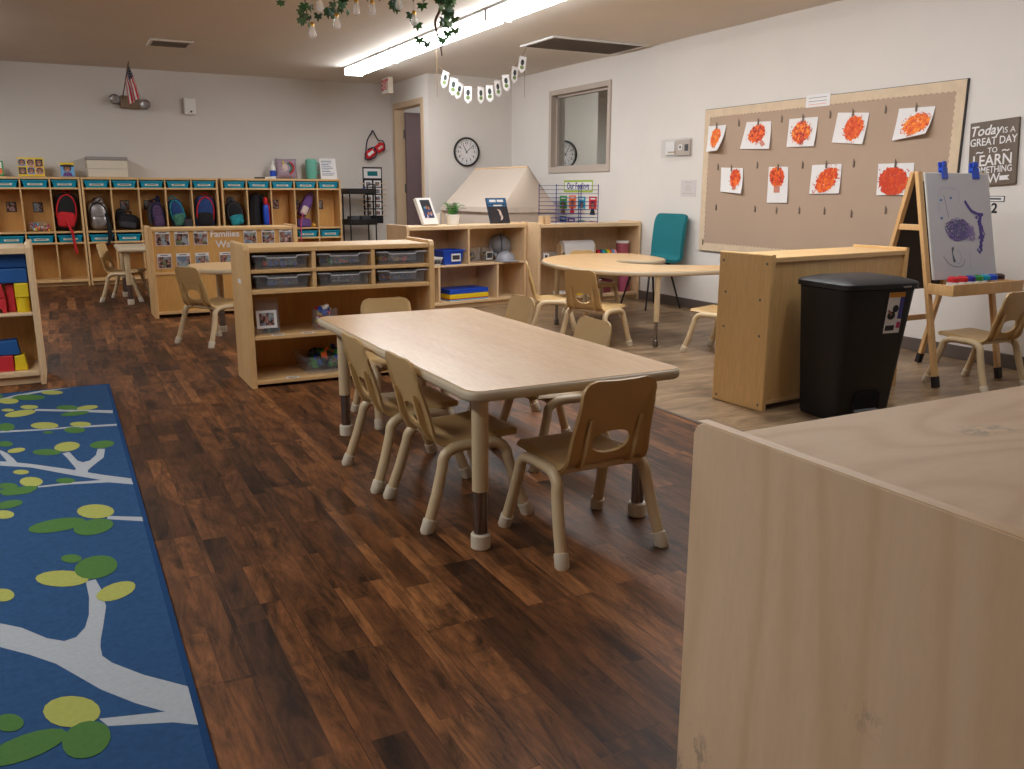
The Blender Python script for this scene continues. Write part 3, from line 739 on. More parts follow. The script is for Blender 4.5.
# ---- things on top of the lockers
ZT = 1.215
def book_stand(name, label, cat, loc, w, h, tilt, rz, cover, parts=None, th=.02, group=None):
    t = thing(name, label, cat, (loc[0], loc[1], loc[2] + th * math.sin(math.radians(tilt)) + .0008), 0, group, rot=(math.radians(-tilt), 0, math.radians(rz)))
    b = MB(); b.box(-w / 2, w / 2, .0, .003, 0, h, cover, .0008); b.box(-w / 2, w / 2, th - .003, th, 0, h, cover, .0008); b.box(-w / 2, -w / 2 + .003, 0, th, 0, h, cover); b.build('cover', t)
    b = MB(); b.box(-w / 2 + .003, w / 2 - .003, .003, th - .003, .003, h - .003, M_PAPER); b.build('pages', t)
    if parts: parts(t)
    return t
M_SKIN = paint('printed_face', rgb(150, 98, 76), .5); M_HAIR = paint('printed_hair', rgb(40, 28, 26), .5)
def picture_face(b, x, z, r, bgm, hw, hh):
    b.box(x - hw, x + hw, -.0012, -.0002, z - hh, z + hh, bgm)
    F = lambda dx, dz, rx, rz_, y, m: b.flat([(x + dx + rx * math.cos(q), y, z + dz + rz_ * math.sin(q)) for q in [2 * PI * k / 14 for k in range(14)]], m)
    F(0, r * .12, r * 1.12, r * 1.1, -.0015, M_HAIR); F(0, -r * .1, r * .82, r * .95, -.0018, M_SKIN)
    for s in (-1, 1): F(s * r * .33, 0, r * .1, r * .08, -.0021, M_INK)
    F(0, -r * .5, r * .28, r * .1, -.0021, M_PAPER)
def p1(t):
    b = MB()
    bg = [paint('photo_bg_%s' % n, c, .5) for n, c in (('dark', rgb(60, 50, 60)), ('sky', rgb(130, 150, 200)), ('rose', rgb(200, 160, 150)))]
    for i in range(3):
        for j in range(2): picture_face(b, -.085 + i * .083, .058 + j * .09, .03, bg[(i + j) % 3], .036, .038)
    b.box(-.02, .1, -.0015, -.0002, .1, .106, M_RED)
    b.build('cover_photos', t)
book_stand('picture_book', 'large yellow picture book with six children faces on top of the left locker', 'book', (-.2, 11.06, ZT + .001), .255, .205, 12, 0, M_YEL, p1)
def p2(t):
    b = MB(); b.box(-.07, .07, -.0008, 0, 0, .13, paint('sky_blue_print', rgb(110, 170, 220), .5)); b.box(-.07, .07, -.0009, 0, .13, .15, M_YEL)
    picture_face(b, 0, .085, .036, M_SKIN, .001, .001)
    b.flat([(-.05, -.0016, .003), (.05, -.0016, .003), (.035, -.0016, .045), (-.035, -.0016, .045)], M_PURPLE)
    b.flat([(.07 * math.cos(q), -.0024, .118 + .016 * math.sin(q)) for q in [2 * PI * k / 14 for k in range(14)]], M_HAIR)
    b.build('cover_print', t)
book_stand('picture_book', 'blue picture book with a smiling face standing between yellow book and grey box', 'book', (.155, 11.06, ZT + .001), .145, .155, 10, 0, M_YEL, p2)
def p3(t):
    b = MB(); b.box(-.05, .05, -.001, 0, .02, .08, M_ORANGE); b.box(-.05, .05, -.001, 0, .085, .15, M_WHITE); b.build('cover_print', t)
book_stand('picture_book', 'green and orange picture book cut off by the left edge', 'book', (-.53, 11.06, ZT + .001), .13, .165, 12, 0, M_GREEN, p3)
t = thing('storage_box', 'pale grey storage box with darker lid on top of the middle locker', 'box', (.565, 11.14, ZT + .0005), 0)
b = MB(); b.box(-.21, .21, -.13, .13, 0, .19, M_CREAM, .008); b.box(-.2, .2, -.133, -.129, .09, .096, M_TRIMW); b.build('box_body', t)
b = MB(); b.box(-.216, .216, -.136, .136, .186, .226, paint('grey_lid', rgb(150, 142, 138), .5), .008); b.build('lid', t)
b = MB()
for s in (-1, 1): b.box(s * .217 - .006, s * .217 + .006, -.03, .03, .1, .15, M_TRIMW, .003)
b.build('side_handle', t)
# pillow with unicorn-like bright mane is a plain coloured print pillow
t = thing('pillow', 'grey-pink sequin pillow with a red and cream print leaning on the wall', 'pillow', (2.62, 11.12, ZT + .002), 0, rot=(math.radians(-10), 0, 0))
b = MB()
def pil(u, v):
    x, z = (u * 2 - 1), (v * 2 - 1); k = (1 - x ** 4) * (1 - z ** 4)
    return k ** .5
M_PIL = paint('pillow_sequin', rgb(158, 136, 150), .5, var=.18, vscale=60)
b.grid(lambda u, v: ((u - .5) * .27 * (1 - .06 * math.cos((v - .5) * PI)), -.045 * pil(u, v), .125 + (v - .5) * .25 * (1 - .06 * math.cos((u - .5) * PI))), 16, 16, M_PIL)
b.grid(lambda u, v: ((u - .5) * .27 * (1 - .06 * math.cos((v - .5) * PI)), .045 * pil(u, v), .125 + (v - .5) * .25 * (1 - .06 * math.cos((u - .5) * PI))), 16, 16, M_PIL)
b.build('cushion', t)
b = MB()
def patch(pts, m, y=-.0505):
    b.tube([(p[0], -.045 * pil(p[0] / .27 + .5, (p[1] - .125) / .25 + .5) - .002, p[1]) for p in spline([(q[0], q[1], 0) for q in pts], 5)], .012, m, 8)
patch([(.03, .20), (.075, .16), (.075, .10), (.03, .05)], M_RED); patch([(.01, .19), (.05, .15), (.05, .11), (.02, .07)], M_GRNF)
b.ball((-.03, -.045, .13), .038, M_CRMF, 2, (1, .3, 1.3)); b.ball((-.045, -.047, .19), .014, M_YEL, 2, (.6, .5, 2))
b.build('printed_motif', t)
t = thing('water_bottle', 'white bottle with blue label left of the print pillow', 'bottle', (2.445, 11.12, ZT), 0)
b = MB(); b.lathe([(0, 0), (.034, 0), (.036, .01), (.036, .13), (.028, .16), (.014, .175), (.014, .19)], M_WHITE, 20); b.build('bottle_body', t)
b = MB(); b.lathe([(.037, .03), (.037, .10)], M_BLUE, 20); b.build('bottle_label', t)
b = MB(); b.lathe([(0, .215), (.016, .215), (.016, .188), (.0, .188)], M_WHITE, 16); b.build('cap', t)
t = thing('marker_tray', 'black and white eraser tray lying left of the white bottle', 'tray', (2.31, 11.08, ZT), 0)
b = MB(); b.box(-.10, .02, -.025, .025, 0, .018, M_BLACK, .004); b.build('eraser', t)
b = MB(); b.box(.02, .12, -.025, .025, 0, .022, M_WHITE, .004); b.build('white_block', t)
t = thing('pitcher', 'translucent teal pitcher on top of the right locker', 'pitcher', (2.93, 11.12, ZT), 0)
b = MB(); b.lathe([(0, 0), (.06, 0), (.064, .02), (.072, .22), (.068, .235), (.064, .23), (.056, .02), (0, .012)], clear('teal_clear_plastic', rgb(120, 200, 180), .75, .2), 24); b.build('jug_body', t)
b = MB(); b.tube(spline([(.066, 0, .2), (.11, 0, .19), (.112, 0, .1), (.062, 0, .07)], 5), .009, paint('teal_handle', rgb(90, 180, 160), .4), 8); b.build('handle', t)
b = MB(); b.lathe([(0, .25), (.06, .248), (.072, .236), (.0, .236)], paint('teal_lid', rgb(110, 190, 170), .4), 24); b.build('lid', t)
t = thing('sign_holder', 'white printed sheet in a slanted clear stand at the right end of the lockers', 'sign', (3.14, 11.05, ZT + .001), 0, rot=(math.radians(-14), 0, 0))
b = MB(); b.box(-.105, .105, 0, .003, 0, .265, M_PAPER); b.build('printed_sheet', t)
b = MB()
for k in range(9): b.box(-.085, random.uniform(.01, .085), -.0012, 0, .225 - k * .022, .232 - k * .022, paint('pale_blue_print', rgb(120, 150, 190), .6) if k % 2 else M_DKGREY)
b.build('text_lines', t)
b = MB(); b.box(-.105, .105, .003, .03, 0, .004, M_CLEAR); b.build('stand_base', t)

# ---- photo board shelf: its back faces the room
t = thing('photo_board_shelf', 'maple shelf whose back panel shows family photo cards under white lettering', 'shelf', (.66, 7.88, 0), 0)
W = 1.25
for x in (0, W - .034):
    b = MB(); b.prism([(-.02, 0), (.34, 0), (.34, .775), (-.02, .775)], x, x + .034, M_MAPLEZ, .006, 2, M=Matrix(((0, 0, 1, 0), (1, 0, 0, 0), (0, 1, 0, 0), (0, 0, 0, 1)))); b.build('side_panel', t)
b = MB(); b.box(.034, W - .034, 0, .012, .05, .74, M_BACKP); b.build('back_panel', t)
b = MB(); b.box(.034, W - .034, -.016, .33, .735, .762, M_MAPLE, .005); b.build('top_board', t)
b = MB(); b.box(.034, W - .034, -.012, .0, .37, .392, M_MAPLE, .003); b.build('cross_rail', t)
b = MB(); b.box(.034, W - .034, .012, .33, .37, .39, M_MAPLE, .002); b.box(.034, W - .034, -.012, .33, .03, .055, M_MAPLE, .002); b.build('shelf_board', t)
t2 = thing('wall_lettering', 'white paper letters reading Families Wall on the photo board', 'lettering', (1.285, 7.879, .66), 0)
b = MB(); b.text('Families', .078, M_PAPER, face(0, -.001, .045), .0008, bold=.0015); b.build('upper_word', t2)
b = MB(); b.text('Wall', .085, M_PAPER, face(.0, -.001, -.045), .0008, bold=.0015); b.build('lower_word', t2)
FC = None
def fam(x, z, lab):
    global FC
    loc = (x, 7.8785, z)
    if FC is None:
        FC = thing('family_card', lab, 'photo card', loc, 0, 'family photo cards on the photo board')
        b = MB(); b.box(-.057, .057, -.0015, 0, -.062, .062, M_PAPER); b.build('card', FC)
        b = MB(); b.box(-.053, .053, -.0022, -.0015, -.058, .036, M_PHOTO); b.build('photo', FC)
        b = MB(); b.box(-.03, .03, -.002, -.0015, .046, .052, M_DKGREY); b.build('name_strip', FC)
    else: dup(FC, loc, 0, lab)
for k, x in enumerate((.775, .927, 1.082)): fam(x, .678, 'family photo card in the upper row left of the lettering, %s from the left' % ORD[k])
for k, x in enumerate((1.50, 1.658, 1.813)): fam(x, .678, 'family photo card in the upper row right of the lettering, %s from the left' % ORD[k])
for k, x in enumerate((.775, .927, 1.082, 1.285)): fam(x, .487, 'family photo card in the lower row of the photo board, %s from the left' % ORD[k])

# ---- storage shelf with six clear tubs
t = thing('storage_shelf', 'maple storage shelf with six clear tubs in front of the photo board', 'shelf', (.867, 4.78, 0), 0)
W, D = 1.112, .40
SIDE = lambda h: [(0.0, 0), (D, 0), (D, h), (.03, h), (.008, h - .008), (0, h - .03)]
for x in (0, W - .034):
    b = MB(); b.prism(SIDE(.797), x, x + .034, M_MAPLEZ, .005, 2, M=Matrix(((0, 0, 1, 0), (1, 0, 0, 0), (0, 1, 0, 0), (0, 0, 0, 1)))); b.build('side_panel', t)
b = MB(); b.box(.034, W - .034, .004, D - .004, .752, .780, M_MAPLE, .004); b.build('top_board', t)
for z0, z1 in ((.639, .659), (.525, .550), (.270, .292), (.018, .040)):
    b = MB(); b.box(.034, W - .034, .004, D - .01, z0, z1, M_MAPLE, .003); b.build('shelf_board', t)
for x in (.374, .720):
    b = MB(); b.box(x, x + .022, .006, D - .01, .5505, .7515, M_MAPLEZ, .003); b.build('divider', t)
b = MB(); b.box(.034, W - .034, D - .01, D, .03, .76, M_BACKP); b.build('back_panel', t)
for x, z in ((.13, .292), (.30, .292), (.62, .292), (.2, .04), (.55, .04)):
    b = MB(); b.box(x, x + .07, .006, .045, z + .0002, z + .001, M_PAPER); b.box(x + .01, x + .06, .015, .03, z + .001, z + .0014, M_DKGREY); b.build('shelf_label', t)
b = MB(); b.box(-.0008, 0, .12, .2, .575, .60, M_PAPER); b.build('torn_sticker', t)
CT = None
cols_ = [[M_GREEN, M_ORANGE, M_TEAL, M_BLUE], [M_GREEN, M_ORANGE, M_BLUE, M_TEAL], [M_YEL, M_WHITE, M_RED, M_YEL], [M_DKGREY, M_ORANGE, M_BLUE], [M_DKGREY, M_GRYF], [M_BLUE, M_ORANGE, M_BLUE]]
kk = 0
def toys(name, label, loc, w, d, h, mats, n, size=.03, rz=0):
    b = MB()
    for k in range(n):
        m_ = random.choice(mats); s_ = size * random.uniform(.7, 1.25); q = random.randrange(3)
        c = (random.uniform(-w / 2 + s_, w / 2 - s_), random.uniform(-d / 2 + s_, d / 2 - s_), s_ * .6 + random.random() * max(.001, h - s_ * 1.2)); ro = [random.random() * 3 for _ in range(3)]
        if q == 0: b.cbox(c, (s_, s_ * .7, s_ * .6), m_, .002, ro)
        elif q == 1: b.ball(c, s_ * .5, m_, 1)
        else: b.tube([(c[0] - s_ * .5, c[1], c[2]), (c[0] + s_ * .5 * math.cos(ro[0]), c[1] + s_ * .5 * math.sin(ro[0]), c[2])], s_ * .28, m_, 8)
    o = solo(b, name, label, 'toys', loc, rz); o['kind'] = 'stuff'; return o
for row, z in ((0, .6595), (1, .5505)):
    for col, (xc, w_) in enumerate(((.2055, .325), (.5615, .318), (.912, .33))):
        lab = 'clear plastic tub in the %s row of the storage shelf, %s' % (('upper', 'lower')[row], ('left', 'middle', 'right')[col])
        loc = (.867 + xc, 4.79, z)
        if CT is None:
            CT = thing('clear_tub', lab, 'tub', loc, 0, 'clear tubs in the storage shelf')
            b = MB(); tub_bm(b, .315, .36, .076, .018, M_CLEAR, .012); b.build('tub_body', CT)
            b = MB(); b.box(-.085, .085, -.006, .002, .02, .060, M_CLEAR, .003); b.build('front_grip', CT)
            b = MB(); b.tube([(-.157, .004, .073), (-.09, .0, .073), (-.078, -.003, .061), (.078, -.003, .061), (.09, .0, .073), (.157, .004, .073)], .003, clear('frosted_rim', (.85, .86, .9, 1), .5, .3), 8); b.build('rim', CT)
        else: dup(CT, loc, 0, lab)
        toys('toy_pieces', 'coloured toy pieces inside the %s %s clear tub' % (('upper', 'lower')[row], ('left', 'middle', 'right')[col]), (loc[0], 4.97, z + .004), .25, .29, .04, cols_[kk], (26, 26, 22, 12, 14, 30)[kk]); kk += 1
# things on its shelves
t = thing('framed_photo', 'clear stand holding a small family photo on the storage shelf', 'photo stand', (.985, 4.84, .297), 0, rot=(math.radians(-6), 0, 0))
b = MB(); b.box(-.056, .056, 0, .003, .03, .13, M_PAPER); b.build('mount', t)
b = MB(); b.box(-.04, .04, -.001, 0, .045, .115, M_PHOTOS); b.build('photo', t)
b = MB(); b.box(-.06, .07, .004, .007, 0, .20, M_CLEAR); b.box(-.06, .07, -.03, .02, 0, .003, M_CLEAR); b.build('stand', t)
toys('toy_pieces', 'dark green pieces below the small family photo', (1.02, 4.885, .2925), .14, .05, .03, [M_GREEN, M_DKGREY, M_INK], 16)
def jar(loc, r, h, name, label, cat, rz=0, square=False):
    t = thing(name, label, cat, loc, rz)
    b = MB()
    if square: tub_bm(b, r * 2, r * 2, h, .008, M_CLEAR)
    else: b.lathe([(0, 0), (r, 0), (r, h), (r - .003, h), (r - .003, .003), (0, .003)], M_CLEAR, 24)
    b.build('jar_body', t); return t
jar((1.33, 4.90, .2925), .075, .12, 'clear_jar', 'clear tub of colourful figures on the middle of the storage shelf', 'jar')
toys('toy_figures', 'red, blue and yellow figures heaped in the clear tub on the shelf', (1.33, 4.90, .296), .14, .14, .145, [M_RED, M_BLUE, M_YEL, M_RED, M_BLACK, M_WHITE], 60, .034)
t = thing('clear_bin', 'clear bin of building bricks on the bottom of the storage shelf', 'bin', (1.36, 4.82, .0405), 0)
b = MB(); tub_bm(b, .36, .30, .10, .02, M_CLEAR); b.build('bin_body', t)
b = MB(); b.box(-.04, .04, -.008, .004, .06, .085, M_CLEAR, .003); b.build('grip', t)
toys('building_bricks', 'green, red and blue building bricks in the clear bin', (1.36, 4.97, .046), .30, .24, .13, [M_GREEN, M_RED, M_BLUE, M_ORANGE, M_GREEN, M_BLACK, M_DBLUE], 110, .042)
b = MB(); b.box(-.03, .03, 0, .002, 0, .045, M_PAPER); b.box(-.022, .022, -.0006, 0, .01, .035, M_PHOTOS); solo(b, 'name_card', 'small picture card behind the table chair on the storage shelf', 'card', (1.50, 4.86, .2925), 0, rot=(math.radians(-15), 0, 0))

# ---- block shelf at the left edge
t = thing('block_shelf', 'pale maple shelf of coloured blocks at the left edge beyond the rug', 'shelf', (-1.28, 5.45, 0), 0)
W, D = 1.132, .38
for x in (0, W - .028):
    b = MB(); b.prism([(0, 0), (D, 0), (D, .797), (.03, .797), (.008, .79), (0, .77)], x, x + .028, M_MAPLELZ, .005, 2, M=Matrix(((0, 0, 1, 0), (1, 0, 0, 0), (0, 1, 0, 0), (0, 0, 0, 1)))); b.build('side_panel', t)
for nm, z0, z1 in (('top_board', .737, .772), ('shelf_board', .394, .411), ('bottom_board', .05, .079)):
    b = MB(); b.box(.028, W - .028, .002, D - .01, z0, z1, M_MAPLEL, .004); b.build(nm, t)
b = MB(); b.box(.028, W - .028, D - .01, D, .04, .75, M_BACKP); b.build('back_panel', t)
b = MB(); b.box(.028, W - .028, .03, .045, .004, .05, M_MAPLEL); b.build('toe_kick', t)
GB = 'soft blocks on the block shelf'
def blk(lab, x0, x1, z0, z1, m, kind='box', y0=5.49, d=.14):
    cx = (x0 + x1) / 2; w = x1 - x0; h = z1 - z0; b = MB()
    if kind == 'box': b.box(-w / 2, w / 2, 0, d, 0, h, m, .006)
    elif kind == 'cyl': b.cyl((0, w / 2, 0), (0, w / 2, h), w / 2, m, seg=28)
    elif kind == 'arch':
        P = [(-w / 2, 0), (-w * .28, 0)] + [(w * .28 * -math.cos(a), w * .32 * math.sin(a)) for a in [PI * k / 10 for k in range(1, 10)]] + [(w * .28, 0), (w / 2, 0), (w / 2, h), (-w / 2, h)]
        b.prism(P, 0, d, m, .004, 1, M=Matrix(((1, 0, 0, 0), (0, 0, 1, 0), (0, 1, 0, 0), (0, 0, 0, 1))))
    elif kind == 'tilt': b.prism([(-w / 2, 0), (w / 2, 0), (w / 2 - .012, h), (-w / 2 + .004, h * .92)], 0, d, m, .004, 1, M=Matrix(((1, 0, 0, 0), (0, 0, 1, 0), (0, 1, 0, 0), (0, 0, 0, 1))))
    solo(b, 'toy_block', lab, 'block', (cx, y0, z0), 0, GB)
blk('long dark blue block at the top of the block shelf', -.62, -.178, .657, .734, M_DBLUE, y0=5.52)
blk('long blue block under the top one on the block shelf', -.62, -.182, .575, .655, M_DBLUE, y0=5.50)
blk('yellow cube under the long blue blocks', -.252, -.184, .4925, .573, M_YEL, d=.075)
blk('yellow cylinder standing on the middle shelf', -.252, -.184, .4115, .491, M_YEL, 'cyl')
blk('tall red block standing beside the yellow cylinder', -.297, -.256, .4115, .573, M_RED, y0=5.53, d=.1)
blk('red block resting on the red arch', -.385, -.300, .4945, .572, M_RED, 'tilt', d=.08)
blk('red arch block on the middle shelf', -.395, -.300, .4115, .493, M_RED, 'arch', d=.08)
blk('blue block on top of the lower red and yellow blocks', -.372, -.262, .172, .256, M_DBLUE, 'tilt', y0=5.50, d=.1)
blk('red block on the bottom shelf', -.395, -.300, .0795, .170, M_RED, y0=5.50, d=.1)
blk('yellow block on the bottom shelf', -.297, -.232, .0795, .170, M_YEL, 'tilt', y0=5.50, d=.09)

# ---- plywood cabinet in the foreground, honey cabinet, bin
t = thing('plywood_cabinet', 'large birch plywood cabinet filling the lower right foreground', 'cabinet', (.74, .25, 0), 0)
b = MB(); b.prism([(-.02, 0), (.628, 0), (.628, .767), (.622, .779), (.610, .785), (-.02, .785)], 0, .018, M_PLY, .0015, 1, M=Matrix(((0, 0, 1, 0), (1, 0, 0, 0), (0, 1, 0, 0), (0, 0, 0, 1)))); b.build('side_panel', t)
b = MB(); b.box(.0182, 1.2, -.02, .60, .745, .768, M_PLYT, .001); b.build('top_board', t)
b = MB(); b.box(.0008, .0182, .0, .622, .7851, .7857, M_PLYE); b.build('edge_banding', t)
b = MB(); b.prism([(-.02, 0), (.6, 0), (.6, .785), (-.02, .785)], 1.2, 1.218, M_PLY, M=Matrix(((0, 0, 1, 0), (1, 0, 0, 0), (0, 1, 0, 0), (0, 0, 0, 1)))); b.build('side_panel', t)
b = MB(); b.box(.0182, 1.2, .582, .6, .02, .745, M_PLY); b.build('front_panel', t)
b = MB(); b.box(.0182, 1.2, -.02, .58, .03, .05, M_PLY); b.build('bottom_board', t)

t = thing('honey_cabinet', 'honey maple cabinet turned with its back to us beside the black bin', 'cabinet', (3.050, 3.105, 0), 5.0)
W, D, h = 1.115, .345, .785
for x in (0, W - .03):
    b = MB(); b.prism([(0, 0), (D, 0), (D, h), (0, h)], x, x + .03, M_CAB, .006, 2, M=Matrix(((0, 0, 1, 0), (1, 0, 0, 0), (0, 1, 0, 0), (0, 0, 0, 1)))); o = b.build('side_panel', t)
    if x == 0:
        for k, (y, z) in enumerate(((.03, .03), (.315, .03), (.05, .38), (.29, .40), (.03, .74), (.315, .74), (.06, .56), (.29, .58))):
            b = MB(); b.lathe([(0, 0), (.007, .0), (.006, .0015), (0, .002)], M_STEEL, 10, M=Matrix.Translation((0, y, z)) @ Matrix.Rotation(-PI / 2, 4, 'Y')); b.build('screw', o)
b = MB(); b.box(.03, W - .03, .014, .026, .05, h - .035, M_CAB); b.build('back_panel', t)
b = MB(); b.box(.03, W - .03, .004, D, h - .04, h - .014, M_MAPLE, .003); b.build('top_board', t)
b = MB(); b.box(.03, W - .03, .012, D, .03, .05, M_MAPLE, .002); b.box(.03, W - .03, .03, D, .38, .40, M_MAPLE, .002); b.build('shelf_board', t)

t = thing('trash_bin', 'black plastic step bin with a product sticker in front of the honey cabinet', 'trash bin', (3.385, 2.88, 0), -6)
b = MB()
tb = bmesh.new(); rings = []
def brect(x, y0, y1, z, r):
    return [tb.verts.new((p[0], p[1], z)) for p in rrect(-x, x, y0, y1, r, 5)]
for x, y0, y1, z, r in ((.158, -.105, .155, .0, .03), (.168, -.115, .158, .02, .035), (.214, -.175, .17, .62, .05), (.216, -.178, .172, .64, .05), (.2, -.165, .16, .64, .05), (.155, -.10, .14, .03, .03)): rings.append(brect(x, y0, y1, z, r))
for A, B in zip(rings, rings[1:]):
    n_ = len(A)
    for k in range(n_): tb.faces.new((A[k], A[(k + 1) % n_], B[(k + 1) % n_], B[k]))
tb.faces.new(list(reversed(rings[0]))); tb.faces.new(rings[-1]); bmesh.ops.recalc_face_normals(tb, faces=tb.faces)
b.merge(tb, M_BLACK, True); b.build('bin_body', t)
b = MB()
tb = bmesh.new(); rings = []
for x, y0, y1, z, r in ((.19, -.15, .15, .645, .05), (.229, -.19, .18, .645, .055), (.229, -.19, .18, .668, .055), (.221, -.182, .172, .676, .05), (.16, -.11, .11, .694, .04), (.05, -.03, .03, .70, .02)): rings.append(brect(x, y0, y1, z, r))
for A, B in zip(rings, rings[1:]):
    n_ = len(A)
    for k in range(n_): tb.faces.new((A[k], A[(k + 1) % n_], B[(k + 1) % n_], B[k]))
tb.faces.new(list(reversed(rings[0]))); tb.faces.new(rings[-1]); bmesh.ops.recalc_face_normals(tb, faces=tb.faces)
b.merge(tb, M_BLACK, True); b.build('lid', t)
# pedal recess and pedal
tilt = math.atan2(.06, .60)   # the front leans out
b = MB(); M = Matrix.Translation((.005, -.1175, .02)) @ Matrix.Rotation(tilt, 4, 'X')
b.prism([(-.088, .0), (.088, .0), (.076, .115), (.058, .128), (-.058, .128), (-.076, .115)], -.001, .004, paint('recess_black', rgb(8, 8, 9), .9), M=M @ Matrix.Rotation(PI / 2, 4, 'X')); b.build('pedal_recess', t)
b = MB(); b.box(-.066, .071, -.158, -.112, .046, .060, paint('grey_pedal', rgb(120, 118, 118), .4), .005); b.build('pedal', t)
b = MB(); M = Matrix.Translation((.082, -.1675, .53)) @ Matrix.Rotation(tilt, 4, 'X')
b.box(-.048, .048, -.003, -.001, -.098, .098, M_PAPER, M=M); b.box(-.048, .048, -.0035, -.0028, .075, .098, paint('amber_print', rgb(220, 150, 40), .5), M=M)
b.box(.022, .048, -.0036, -.0028, -.03, .075, paint('blue_violet_print', rgb(70, 70, 150), .5), M=M); b.box(.024, .046, -.0038, -.003, -.075, -.045, paint('magenta_print', rgb(190, 60, 110), .5), M=M)
b.box(-.042, .012, -.0036, -.0028, -.085, -.06, M_GRYF, M=M)
b.build('sticker', t)
b = MB(); b.M = M
def disc(x, z, r, m, y=-.004, sx=1.0): b.flat([(x + sx * r * math.cos(q), y, z + r * math.sin(q)) for q in [2 * PI * k / 18 for k in range(18)]], m)
disc(-.018, -.012, .02, M_INK, sx=1.2); disc(.002, .02, .018, M_INK); b.flat([(-.045, -.0042, .01), (-.035, -.0042, .018), (-.01, -.0042, -.008), (-.018, -.0042, -.014)], M_SKIN)
b.M = Matrix(); b.build('sticker_picture', t)
b = MB(); b.box(.10, .15, -.194, -.186, .648, .658, M_CHROME, .002); b.build('lid_latch', t)
